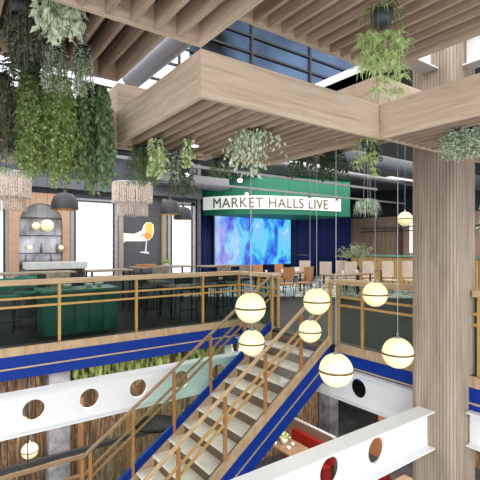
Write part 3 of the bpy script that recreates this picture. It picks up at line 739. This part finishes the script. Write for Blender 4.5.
def long_table(label, x0, x1, y0, y1, h, mat, top=0.04, name='high_table', legs=True):
    t = thing(name, label, 'table', ((x0 + x1) / 2, (y0 + y1) / 2, 0))
    MB().box(x0, x1, y0, y1, h - top, h).build('table_top', mat, t, bevel=0.006)
    for x in (x0 + 0.08, x1 - 0.08):
        for y in (y0 + 0.06, y1 - 0.06):
            MB().box(x - 0.02, x + 0.02, y - 0.02, y + 0.02, 0, h - top).build('leg', black, t)
    return t
greywood = plain('grey brown wood', (0.30, 0.25, 0.19), 0.5, scale=10, noise=0.2)
long_table('long grey brown high table behind the handrail before the arch', 0.9, 2.5, 9.75, 10.4, 1.10, greywood)
long_table('grey brown high table behind the handrail before the middle window', 2.9, 4.0, 10.2, 10.8, 1.08, greywood)
long_table('grey brown high table in front of the drink poster', 4.3, 6.0, 10.6, 11.3, 1.10, greywood)
long_table('grey brown high table in front of the right window', 6.3, 7.7, 10.5, 11.1, 1.08, greywood)
t = thing('bar_counter', 'pale grey topped back bar under the arched niche', 'counter', (2.3, 11.3, 0))
MB().box(1.75, 3.05, 11.1, 11.7, 0, 1.1).build('counter_body', dark, t)
MB().box(1.7, 3.1, 11.05, 11.75, 1.1, 1.26).build('counter_top', plain('pale grey top', (0.62, 0.63, 0.62), 0.4), t)
def stool(label, x, y, rz, seatm, backm, h=0.75, tall=1.05, w=0.42, group=None, name='bar_stool'):
    t = thing(name, label, 'chair' if 'chair' in name else 'stool', (0, 0, 0), group)
    MB().box(-w / 2, w / 2, -0.2, 0.2, h - 0.05, h).build('seat', seatm, t, bevel=0.012)
    b = MB(); n = 8; vs = []; 
    for k in range(n + 1):
        u = -1 + 2 * k / n; x_ = u * w / 2; y_ = 0.22 - 0.05 * u * u
        vs += [(x_, y_, h + 0.06), (x_, y_ + 0.02, h + 0.06), (x_, y_ + 0.05, tall), (x_, y_ + 0.03, tall)]
    fs = []
    for k in range(n):
        o = 4 * k; fs += [(o, o + 4, o + 7, o + 3), (o + 1, o + 2, o + 6, o + 5), (o + 3, o + 7, o + 6, o + 2), (o, o + 1, o + 5, o + 4)]
    fs += [(0, 3, 2, 1), (4 * n, 4 * n + 1, 4 * n + 2, 4 * n + 3)]
    b.add(vs, fs, False).build('backrest', backm, t)
    for sx in (-1, 1):
        for sy in (-1, 1):
            MB().tube([(sx * w * 0.40, sy * 0.17, h - 0.05), (sx * w * 0.48, sy * 0.21, 0.0)], 0.012, 6).build('leg', black, t)
    MB().box(-w * 0.45, w * 0.45, -0.19, -0.175, h * 0.35, h * 0.35 + 0.02).build('stretcher', black, t)
    for sx in (-1, 1): MB().tube([(sx * w * 0.42, 0.19, h - 0.03), (sx * w * 0.42, 0.24, h + 0.2)], 0.01, 5).build('back_support', black, t)
    t.location = (x, y, 0); t.rotation_euler = (0, 0, rz)
    return t
s0 = stool('green bar stool at the far left behind the balustrade', 1.0, 8.85, 0.2, green, green, group=None)
dup(s0, (1.4, 9.35, 0), 'green bar stool, second from left behind the balustrade', -0.2)
dk = stool('dark bar stool between the green counter and the next post', 3.75, 8.9, 0.3, black, black)
dup(dk, (4.45, 8.28, 0), 'dark bar stool behind the third gallery post', -0.2)
dup(dk, (5.25, 8.3, 0), 'dark bar stool right of the third gallery post', 0.1)
dup(dk, (6.0, 8.9, 0), 'dark bar stool near the gallery corner', 2.9)
dup(dk, (0.4, 8.45, 0), 'black bar stool closest to the left picture edge', 0.3)
long_table('dark dining table on the gallery near the corner', 4.2, 5.6, 8.6, 9.3, 0.74, plain('dark walnut', (0.06, 0.045, 0.035), 0.35), name='dining_table')
bn = stool('brown backed bar stool at the high table by the right window', 6.6, 10.2, PI, greywood, greywood, 0.75, 1.12, 0.46)
dup(bn, (7.3, 10.1, 0), 'brown backed bar stool just left of the screen', PI)
dup(bn, (4.7, 10.3, 0), 'brown backed bar stool below the poster', PI)
dup(bn, (2.0, 9.45, 0), 'brown backed bar stool at the high table before the arch', PI)
# potted plant on poster table placed later

# ------------------------------------------------------------------ dining by the stage
or1 = stool('tan leather chair below the lower right corner of the screen', 9.2, 11.55, 0.05, tanleather, tanleather, 0.48, 1.0, 0.46, name='dining_chair')
dup(or1, (10.2, 11.55, 0), 'tan leather chair a little right of the screen corner, behind its table', 0.1)
dup(or1, (9.75, 10.0, 0), 'tan leather chair facing the stage, nearest one at the stair head', PI + 0.1)
dup(or1, (8.9, 10.0, 0), 'tan leather chair at the near left end of the tan group', PI)
long_table('brown dining table between the tan leather chairs', 8.5, 10.7, 10.5, 11.15, 0.76, tabletop, name='dining_table')
be = stool('tall beige upholstered chair right of the stage, first from left', 11.2, 10.43, PI - 0.7, beige, beige, 0.48, 1.12, 0.42, name='dining_chair')
for p, l, rz in (((11.9, 9.9, 0), 'tall beige upholstered chair, second from left by the curtain', PI - 0.7), ((12.4, 9.4, 0), 'beige upholstered chair below the small tree', -0.55), ((13.09, 9.08, 0), 'beige upholstered chair right of the small tree', -0.55),
                 ((13.7, 8.65, 0), 'beige upholstered chair half hidden by the big column', -0.55), ((12.5, 10.9, 0), 'beige upholstered chair behind the small tree', PI - 0.5), ((11.3, 11.6, 0), 'beige upholstered chair nearest the drum kit', PI - 0.6)):
    dup(be, p, l, rz)
long_table('long brown dining table in front of the beige chairs by the curtain', 9.9, 11.7, 8.75, 9.4, 0.76, tabletop, name='dining_table')
long_table('brown dining table under the beige chairs near the column', 12.2, 14.4, 9.75, 10.4, 0.76, tabletop, name='dining_table')
for i, (x, y) in enumerate(((9.5, 10.8), (10.6, 9.1), (8.8, 10.8), (11.3, 9.1), (10.2, 10.9))):
    o = MB().lathe((x, y, 0.76), [(0.03, 0), (0.035, 0.005), (0.038, 0.11), (0.034, 0.11), (0.03, 0.01), (0.001, 0.008)], 12).build('cup', ivory, loc=(x, y, 0.76))
    tag(o, 'small white cup on a brown dining table by the stage', 'cup', 'cups on the stage side tables')
# right bar
t = thing('bar_counter', 'bar with ribbed amber front and teal top beneath the timber wall', 'counter', (15.9, 10.2, 0))
M2 = Matrix.Rotation(0, 4, 'Z')
MB().box(16.2, 16.9, 7.5, 13.4, 0, 1.2).build('counter_body', plain('amber ribbed front', (0.42, 0.26, 0.09), 0.5), t)
b = MB()
for k in range(58): b.box(16.17, 16.2, 7.5 + k * 0.1, 7.56 + k * 0.1, 0.05, 1.15)
b.build('front_ribs', plain('amber ribs', (0.48, 0.31, 0.12), 0.5), t)
MB().box(16.1, 17.0, 7.4, 13.5, 1.2, 1.27).build('counter_top', plain('teal stone', (0.12, 0.28, 0.22), 0.25), t)
t = thing('wall_shelf', 'long dark shelf rail across the timber wall above the right bar', 'shelf', (20.2, 12, 2.7))
MB().box(20.02, 20.3, 7, 15.9, 2.68, 2.73).build('shelf_board', steel, t)
MB().box(20.02, 20.06, 7, 15.9, 2.45, 2.50).build('hanging_rail', dark, t)
MB().box(20.25, 20.35, 13.3, 13.6, 0, 3.28).build('upright_panel', brownf, t)
t = struct(MB().box(20.30, 20.355, 11.5, 12.9, 1.3, 3.0).build('window_5', emit('lit back bar panel', (1, 0.93, 0.85), 0.7)))

# ------------------------------------------------------------------ ceiling services
def runx(name, label, cat, x0, x1, y, z, r, mat, n=12):
    o = MB().tube([(x0, y, z), (x1, y, z)], r, n).build(name, mat, loc=((x0 + x1) / 2, y, z)); tag(o, label, cat); return o
o = MB().tube([(2.75, 7.2, 4.62), (2.75, 7.1, 4.62), (2.75, 2.0, 4.62)], [0.12, 0.19, 0.19], 20).build('air_duct', silver, loc=(2.75, 4.6, 4.6)); tag(o, 'fat silver air duct seen through the gap in the slatted boxes', 'duct')
runx('air_duct', 'slim grey air duct running under the dark ceiling above the bar', 'duct', -3.9, 18.8, 10.6, 4.4, 0.10, duct)
runx('air_duct', 'thick dark duct above the globe lamps right of the stage', 'duct', 6.4, 18.8, 7.0, 3.85, 0.25, plain('slate duct', (0.09, 0.10, 0.12), 0.5, 0.3))
o = MB().box(5.6, 8.2, 12.1, 12.7, 3.65, 4.0).build('air_handling_unit', plain('grey casing', (0.25, 0.25, 0.28), 0.5, 0.3), loc=(7, 12.2, 3.5)); hb = MB()
for hx in (5.8, 8.0): hb.tube([(hx, 12.4, 3.98), (hx, 12.4, CZ)], 0.015, 6)
hb2 = hb.build('hanger', black, o); tag(o, 'pale grey air handling box hung left of the green canopy', 'air unit')
def track(label, x0, x1, y, z):
    t = thing('lighting_track', label, 'track', ((x0 + x1) / 2, y, z))
    MB().box(x0, x1, y - 0.03, y + 0.03, z, z + 0.07).build('track_bar', plain('light grey track', (0.22, 0.22, 0.24), 0.5), t)
    k = x0 + 0.4
    while k < x1: MB().tube([(k, y, z + 0.07), (k, y, CZ)], 0.008, 5).build('hanger', black, t); k += 2.5
track('long lighting track in front of the green canopy', 5.5, 18.5, 12.0, 3.70)
track('nearer lighting track above the bar side', -3.5, 12.5, 9.2, 3.62)
def spot(label, x, y, z, zt):
    t = thing('spotlight', label, 'spotlight', (x, y, z), 'black track spotlights')
    d = Vector((-0.45, -0.45, -0.75)).normalized(); c = Vector((x, y, z))
    MB().tube([c - d * 0.09, c + d * 0.10], [0.055, 0.075], 14).build('housing', dark, t)
    MB().tube([c + d * 0.10, c + d * 0.108], [0.06, 0.06], 14).build('lens', spot_m, t)
    MB().tube([c, (x, y, zt)], 0.012, 6).build('arm', black, t)
for l, x, y in (('spotlight above the second word of the sign', 8.9, 12.0), ('spotlight above the end of the sign lettering', 10.6, 12.0), ('spotlight over the right end of the green canopy', 12.0, 12.0), ('spotlight right of the green canopy', 13.6, 12.0),
                ('spotlight farthest right on the track near the column', 15.0, 12.0)):
    spot(l, x, y, 3.58, 3.70)
for l, x in (('spotlight left of the sign on the nearer track', 5.0), ('spotlight at the sign start on the nearer track', 6.6)): spot(l, x, 9.2, 3.5, 3.62)
t = thing('ceiling_light', 'small round downlight set in the slatted box near the yellow trailing plant', 'downlight', (2.25, 4.0, Z1))
MB().lathe((2.25, 4.0, Z1 - 0.015), [(0.001, 0), (0.045, 0), (0.05, 0.02)], 20).build('lens', spot_m, t)
MB().lathe((2.25, 4.0, Z1 - 0.02), [(0.05, 0), (0.06, 0), (0.06, 0.03), (0.05, 0.03)], 20).build('rim', steel, t)
for x, y, l in ((10.3, 9.3, 'lit ceiling panel seen between the ivy clumps left of the column'), (10.4, 11.3, 'lit ceiling panel just above the green canopy, left of the column'), (17.3, 11.4, 'lit ceiling panel far back towards the timber wall'), (10.5, 5.2, 'lit ceiling panel touching the column outline high up')):
    o = MB().box(x - 1.3, x + 1.3, y - 0.5, y + 0.5, CZ - 0.03, CZ).build('ceiling_light', lightp, loc=(x, y, CZ - 0.03)); tag(o, l, 'ceiling light')

# ------------------------------------------------------------------ lower floor
o = MB()
n = 0; x = 2.05
mv = MB()
while x < 5.35:
    wd = R.uniform(0.12, 0.2); L_ = R.uniform(0.35, 0.75) if R.random() > 0.12 else 0.12
    prof = [(0.02, -L_), (wd * 0.42, -L_ * 0.93), (wd * 0.55, -L_ * 0.5), (wd * 0.5, -0.02), (0.02, 0)]
    mv.lathe((x + wd / 2, 8.38, -0.52), prof, 9); x += wd * 0.93
tag(mv.build('moss_band', moss, loc=(5, 8.47, -0.7)), 'clumps of bright green moss hanging along the top of the bark wall', 'moss', kind='stuff')
o = MB().box(1.62, 1.98, 8.2, 8.46, -3.9, -0.5).build('concrete_pillar', plain('grey concrete', (0.30, 0.30, 0.34), 0.8, scale=5, noise=0.3), loc=(1.8, 8.3, -3.9)); tag(o, 'grey concrete pillar against the bark wall at lower left', 'pillar')
o = MB().box(8.1, 8.42, 7.38, 7.75, -3.9, -0.5).build('concrete_pillar', plain('dark concrete', (0.10, 0.105, 0.12), 0.8, scale=3, noise=0.4), loc=(8.25, 7.55, -3.9)); tag(o, 'dark concrete pillar on the lower floor behind the red booth', 'pillar')
for x, y, l in ((2.14, 8.1, 'brown timber post below the left white beam, above the landing rail corner'), (3.04, 8.1, 'brown timber post below the third hole of the left white beam')):
    o = MB().box(x - 0.045, x + 0.045, y - 0.045, y + 0.045, -3.9, -1.15).build('timber_post', plain('dull brown post', (0.22, 0.11, 0.05), 0.6), loc=(x, y, -3.9)); tag(o, l, 'post')
o = MB().box(-3, 4.4, 7.72, 7.80, -2.02, -1.94).build('dark_pipe', dark, loc=(0.7, 7.76, -2)); tag(o, 'straight dark service rail crossing the lower left corner', 'rail')
for x in (-1.5, 1.2, 4.2): MB().tube([(x, 7.76, -1.94), (x, 7.76, -0.5)], 0.01, 6).build('hanger', black, o, )
for ch in o.children: ch.location = (0, 0, 0)
def ltab():
    t = thing('dining_table', 'brown lower floor table in front of the red booth', 'table', (6.9, 7.5, -3.9))
    d = [(6.55, 6.7), (6.55, 7.85), (7.15, 7.85), (7.15, 6.7)]
    MB().prism([(x, y, -3.19) for x, y in d], (0, 0, 0.045)).build('table_top', tabletop, t)
    MB().tube([(6.85, 7.45, -3.89), (6.85, 7.45, -3.19)], 0.05, 12).build('pedestal', black, t)
    MB().lathe((6.85, 7.45, -3.9), [(0.001, 0), (0.28, 0), (0.28, 0.02), (0.001, 0.03)], 24).build('base', black, t)
ltab()
ZB = -3.145
for x, y in ((6.62, 7.78), (6.72, 7.40), (6.92, 7.48)):
    o = MB().lathe((x, y, ZB), [(0.001, 0.0), (0.035, 0), (0.045, 0.07), (0.04, 0.07), (0.03, 0.01), (0.001, 0.008)], 12).build('cup', ivory, loc=(x, y, ZB)); tag(o, 'small white cup on the lower floor table', 'cup', 'cups on the lower table')
t = thing('booth_bench', 'red leather booth bench with brown back panel, lower right', 'bench', (7.4, 7.9, -3.9))
def rot_prism(a, c, w_, z0, z1):
    a, c = Vector(a), Vector(c); d = (c - a).normalized(); nn = Vector((-d.y, d.x)) * w_
    return MB().prism([(a.x, a.y, z0), (c.x, c.y, z0), (c.x + nn.x, c.y + nn.y, z0), (a.x + nn.x, a.y + nn.y, z0)], (0, 0, z1 - z0))
MB().box(7.45, 7.57, 6.75, 8.1, -3.48, -3.08).build('backrest', redm, t)
MB().box(7.17, 7.45, 6.75, 8.1, -3.88, -3.48).build('seat', redm, t)
MB().box(7.58, 7.63, 6.75, 8.12, -3.9, -2.88).build('back_panel', brownf, t)
MB().box(7.57, 7.64, 6.75, 8.13, -2.88, -2.85).build('top_rail', greyframe, t)
t = thing('booth_bench', 'dim orange bench deep in the dark lower room', 'bench', (9.6, 6.9, -3.9))
MB().box(9.4, 9.9, 6.6, 7.2, -3.9, -3.4).build('seat', tanleather, t); MB().box(9.85, 9.95, 6.6, 7.2, -3.4, -2.9).build('backrest', tanleather, t)
dt = long_table('small dark table seen through the hole of the near white beam', 7.0, 8.0, 4.6, 5.2, 0.74, tabletop, name='dining_table'); dt.location.z = -3.9
bk = stool('red chair seen through the hole of the near white beam', 7.6, 5.6, PI, redm, redm, 0.45, 0.95, name='dining_chair'); bk.location.z = -3.9

# ------------------------------------------------------------------ plants
def leaf(b, p, d, up, L, W, fold=0.15):
    d = d.normalized(); s = d.cross(up)
    if s.length < 1e-3: s = d.orthogonal()
    s.normalize(); n = s.cross(d)
    q0 = p; q1 = p + d * L * 0.45 + n * L * fold * 0.4; q2 = p + d * L
    b.add([q0, q1 + s * W / 2, q2, q1 - s * W / 2], [(0, 1, 2, 3)])
def rv(z=None):
    while True:
        v = Vector((R.uniform(-1, 1), R.uniform(-1, 1), R.uniform(-1, 1)))
        if 0.05 < v.length < 1: return v.normalized()
def pot(t, x, y, z, r, h, mat=None, zhang=None):
    MB().lathe((x, y, z), [(0.001, 0), (r * 0.75, 0), (r, h), (r * 0.9, h), (r * 0.88, h - 0.02), (0.001, h - 0.02)], 20).build('pot', mat or dark, t)
    if zhang and zhang > z + h + 0.01:
        b = MB()
        for a in (0.5, 2.6, 4.7): b.tube([(x + r * 0.9 * math.cos(a), y + r * 0.9 * math.sin(a), z + h - 0.01), (x, y, zhang)], 0.003, 4)
        b.build('hanging_wire', steel, t)
def trailing(label, x, y, ztop, zbot, rx, mat, n=40, L=0.06, W=0.028, dens=26, spread=1.0, ry=None, zhang=None, taper=0.0, droop=0.6, hpot=0.1, ax=None, cat='plant', name='trailing_plant', pr=None, short=0.45):
    """pot with many hanging stems covered in leaves; footprint rx (x across view)"""
    ry = ry or rx; t = thing(name, label, cat, (x, y, zbot))
    ax = ax or Vector((0.813, -0.582, 0)); ay = Vector((ax.y * -1, ax.x, 0))
    pr = pr or min(rx * 0.6, 0.12)
    pot(t, x, y, ztop - hpot, pr, hpot, zhang=zhang)
    st_, fo_ = MB(), MB(); H = ztop - zbot
    for k in range(n):
        a = R.uniform(0, 2 * PI); q = math.sqrt(R.random())
        u, v_ = q * math.cos(a), q * math.sin(a)
        Lk = H * (1 - taper * abs(u)) * R.uniform(short, 1.0)
        if k < n * 0.25: Lk = H * (1 - taper * abs(u)) * R.uniform(0.85, 1)
        top = Vector((x, y, ztop - 0.01)) + (ax * u * rx * 0.55 + ay * v_ * ry * 0.55)
        pts = [Vector((x, y, ztop - 0.03)) + (ax * u + ay * v_) * pr * 0.8, top + Vector((0, 0, 0.02))]
        end = Vector((x, y, 0)) + ax * u * rx * spread + ay * v_ * ry * spread
        m_ = 5
        for i in range(1, m_ + 1):
            f = i / m_; p = Vector((top.x, top.y, 0)).lerp(end, f ** 0.6); pts.append(Vector((p.x + R.uniform(-.008, .008), p.y + R.uniform(-.008, .008), ztop - Lk * f)))
        st_.tube(pts, 0.0022, 3, cap=False)
        m2 = max(3, int(dens * Lk))
        for i in range(m2):
            f = (i + R.random()) / m2 * (len(pts) - 1); j = min(int(f), len(pts) - 2); p = pts[j].lerp(pts[j + 1], f - j)
            d = rv(); d.z = d.z * 0.4 - droop; leaf(fo_, p, d, rv(), L * R.uniform(0.7, 1.2), W * R.uniform(0.8, 1.2))
    st_.build('stems', stemm, t); fo_.build('foliage', mat, t)
    return t
def blades(label, x, y, zc, r, mat, zhang=None, n=60, runners=0, rl=0.5, W=0.014, drop=0.6, name='spider_plant', hpot=0.1, prr=0.09, babyr=0.1):
    t = thing(name, label, 'plant', (x, y, zc))
    pot(t, x, y, zc - hpot, prr, hpot, plain('dark blue pot', (0.05, 0.06, 0.075), 0.5), zhang)
    f, s_ = MB(), MB()
    def ros(c, n, r, up=0.5):
        for k in range(n):
            a = R.uniform(0, 2 * PI); o = Vector((math.cos(a), math.sin(a), 0)); L = r * R.uniform(0.6, 1.1); h = up * R.uniform(0.2, 1) * r
            P_ = [c, c + o * L * 0.35 + Vector((0, 0, h)), c + o * L * 0.7 + Vector((0, 0, h * 0.8)), c + o * L + Vector((0, 0, h - drop * L * R.uniform(0.5, 1.3)))]
            side = Vector((-o.y, o.x, 0)); ws = [W * 0.6, W, W * 0.8, 0.001]
            vs = []
            for p, w_ in zip(P_, ws): vs += [p - side * w_ / 2, p + side * w_ / 2]
            f.add(vs, [(0, 2, 3, 1), (2, 4, 5, 3), (4, 6, 7, 5)])
    ros(Vector((x, y, zc - 0.02)), n, r)
    for k in range(runners):
        a = 2 * PI * k / runners + R.uniform(-.2, .2); d = Vector((math.cos(a), math.sin(a), 0)) * R.uniform(0.7, 1.3) * prr * 1.5
        L = rl * R.uniform(0.35, 1.0); c = Vector((x, y, zc)); e_ = c + d + Vector((0, 0, -L))
        s_.tube([c, c + d * 0.7 + Vector((0, 0, 0.05)), c + d + Vector((0, 0, -0.05)), e_], 0.0025, 4); ros(e_, 22, babyr, 0.4)
        if L > rl * 0.6: ros(e_ + Vector((0, 0, L * 0.4)), 16, babyr * 0.9, 0.4)
    f.build('foliage', mat, t)
    if runners: s_.build('runners', stemm, t)
    return t
trailing('trailing plant with large cream green leaves at the top left', 0.66, 3.05, 3.44, 3.10, 0.19, L_pale, n=55, L=0.085, W=0.042, dens=34, droop=0.8, hpot=0.05)
trailing('dark nearly black leaved trailing plant at the top left corner', 0.50, 3.40, 3.44, 2.98, 0.17, L_black, n=45, L=0.07, W=0.03, dens=24)
trailing('fine leaved sage trailing plant under the upper slats, left one', 0.78, 3.72, 3.38, 2.93, 0.11, L_sage, n=60, L=0.03, W=0.012, dens=70, zhang=3.44, droop=0.3)
trailing('fine leaved sage trailing plant under the upper slats, right one', 0.98, 3.62, 3.32, 2.90, 0.11, L_sage, n=60, L=0.03, W=0.012, dens=70, zhang=3.44, droop=0.3)
trailing('bushy dark green plant above the bright green curtain plant', 0.66, 4.25, 3.38, 3.02, 0.25, L_dark, n=70, L=0.05, W=0.018, dens=50, droop=0.2, zhang=3.44)
trailing('olive brown curtain plant at the left picture edge', 0.42, 4.30, 3.18, 2.42, 0.20, L_brown, n=90, L=0.04, W=0.02, dens=50, zhang=3.44)
trailing('bright green hanging curtain plant with a pointed lower edge, left of its twin', 0.70, 4.26, 3.24, 2.22, 0.15, L_lime, n=130, L=0.042, W=0.026, dens=62, zhang=3.44, spread=1.0, taper=0.25, droop=0.4)
trailing('bright green hanging curtain plant reaching lowest, right of its twin', 0.92, 4.20, 3.22, 2.17, 0.16, L_lime, n=130, L=0.042, W=0.026, dens=62, zhang=3.44, spread=1.0, taper=0.35, droop=0.4)
trailing('dark green hanging curtain plant with drooping pointed leaves', 1.27, 4.30, 3.26, 2.20, 0.24, L_mid, n=80, L=0.075, W=0.036, dens=34, zhang=3.44, taper=0.1, droop=1.2, spread=1.0)
trailing('feathery green trailing plant above the fringe chandelier', 1.83, 4.40, 2.76, 2.28, 0.19, L_mid, n=100, L=0.03, W=0.010, dens=75, taper=0.1, droop=0.5)
blades('pale yellow green arching plant at the left edge above the fringe chandelier', 0.55, 4.45, 2.68, 0.20, L_silv, 3.44, n=110, runners=7, rl=0.35, W=0.014)
trailing('yellow green broad leaved trailing plant under the lowest slatted box', 1.80, 3.97, 2.76, 2.38, 0.09, L_yel, n=34, L=0.065, W=0.036, dens=32, droop=0.9)
trailing('silvery trailing plant right beside the yellow green one', 2.16, 4.30, 2.74, 2.40, 0.11, L_silv, n=40, L=0.05, W=0.024, dens=42)
trailing('small yellow green trailing plant beside the downlight', 2.05, 3.79, 2.76, 2.46, 0.07, L_yel, n=26, L=0.055, W=0.03, dens=32, droop=0.9)
trailing('dark trailing plant above the pair of dome pendants', 2.30, 4.38, 2.70, 2.22, 0.17, L_dark, n=45, L=0.05, W=0.02, dens=30, zhang=Z1)
trailing('pale variegated trailing plant hanging below the middle of the slats', 2.46, 3.22, 2.76, 2.33, 0.31, L_pale, n=55, L=0.055, W=0.03, dens=32, taper=0.3, droop=1.1, hpot=0.03, spread=1.05, short=0.35)
trailing('dark fern left of the green canopy', 2.84, 4.36, 2.74, 2.50, 0.19, L_mid, n=45, L=0.03, W=0.01, dens=60)
trailing('dark ivy between the sign and the slats, left clump', 4.45, 4.62, 3.12, 2.70, 0.34, L_dark, n=50, L=0.05, W=0.045, dens=26, hpot=0.05)
trailing('dark ivy between the sign and the slats, right clump', 4.92, 4.42, 3.12, 2.66, 0.24, L_dark, n=40, L=0.05, W=0.045, dens=28, hpot=0.05)
blades('large spider plant with hanging plantlets at the top right', 2.67, 1.92, 3.40, 0.20, L_spid, 3.44, n=26, runners=17, rl=0.58, W=0.013, babyr=0.10, prr=0.085, hpot=0.10)
blades('spider plant hanging at the corner of the slatted boxes', 3.60, 2.78, 2.74, 0.17, L_spid, None, n=60, runners=10, rl=0.38, W=0.010, hpot=0.05, prr=0.06, babyr=0.08)
blades('small arching fern hung before the timber wall right of the canopy', 7.04, 5.41, 2.50, 0.30, L_silv, CZ, n=170, W=0.022, drop=0.9, runners=5, rl=0.2)
trailing('dark trailing plant just left of the column top', 5.0, 3.75, 3.12, 2.80, 0.14, L_dark, n=30, L=0.045, W=0.03, dens=26)
trailing('small leaved pale green bush hanging in front of the column at right', 4.05, 2.02, 2.76, 2.50, 0.21, L_silv, n=110, L=0.04, W=0.02, dens=110, droop=0.1, short=0.3, hpot=0.03)
trailing('long green trailing plant beyond the right side of the column', 9.9, 4.1, 3.3, 1.9, 0.45, L_sage, n=70, L=0.10, W=0.05, dens=20, zhang=CZ)
# little tree on the right bar
t = thing('potted_tree', 'airy olive coloured small tree in a dark pot behind the beige chairs', 'plant', (12.5, 10.15, 0.76))
x, y, z = 12.55, 10.1, 0.76
pot(t, x, y, z, 0.10, 0.16)
s_, f = MB(), MB()
s_.tube([(x, y, z + 0.1), (x + 0.02, y, z + 0.55)], [0.02, 0.015], 6)
for k in range(40):
    d = rv(); d.z = abs(d.z) * 0.8 + 0.0; e_ = Vector((x, y, z + 0.5)) + Vector((d.x * 0.9, d.y * 0.9, d.z * 0.75)) * R.uniform(0.5, 1)
    s_.tube([(x + 0.02, y, z + 0.45), e_], 0.006, 4)
    for j in range(30):
        p = Vector((x + 0.02, y, z + 0.45)).lerp(e_, R.uniform(0.4, 1)) + rv() * 0.06; leaf(f, p, rv(), rv(), 0.08, 0.03)
s_.build('branches', stemm, t); f.build('foliage', L_olive, t)
def bushy(label, x, y, z, r, mat, n=60, L=0.08):
    t = thing('potted_plant', label, 'plant', (x, y, z)); pot(t, x, y, z, r * 0.45, r * 0.5, ivory)
    f = MB()
    for k in range(n):
        d = rv(); d.z = abs(d.z); leaf(f, Vector((x, y, z + r * 0.45)) + d * r * R.uniform(0.1, 0.6), d, rv(), L, L * 0.45)
    f.build('foliage', mat, t)
bushy('small lime green potted plant on the table below the poster', 5.15, 10.75, 1.10, 0.17, L_lime)
bushy('pale green potted plant on the lower floor table', 6.85, 7.72, ZB, 0.2, L_yel)
o = MB().box(4.35, 4.85, 10.7, 10.95, 1.10, 1.17).build('serving_tray', tanleather, loc=(4.6, 10.8, 1.1)); tag(o, 'orange brown serving tray on the high table left of the lime plant', 'tray')
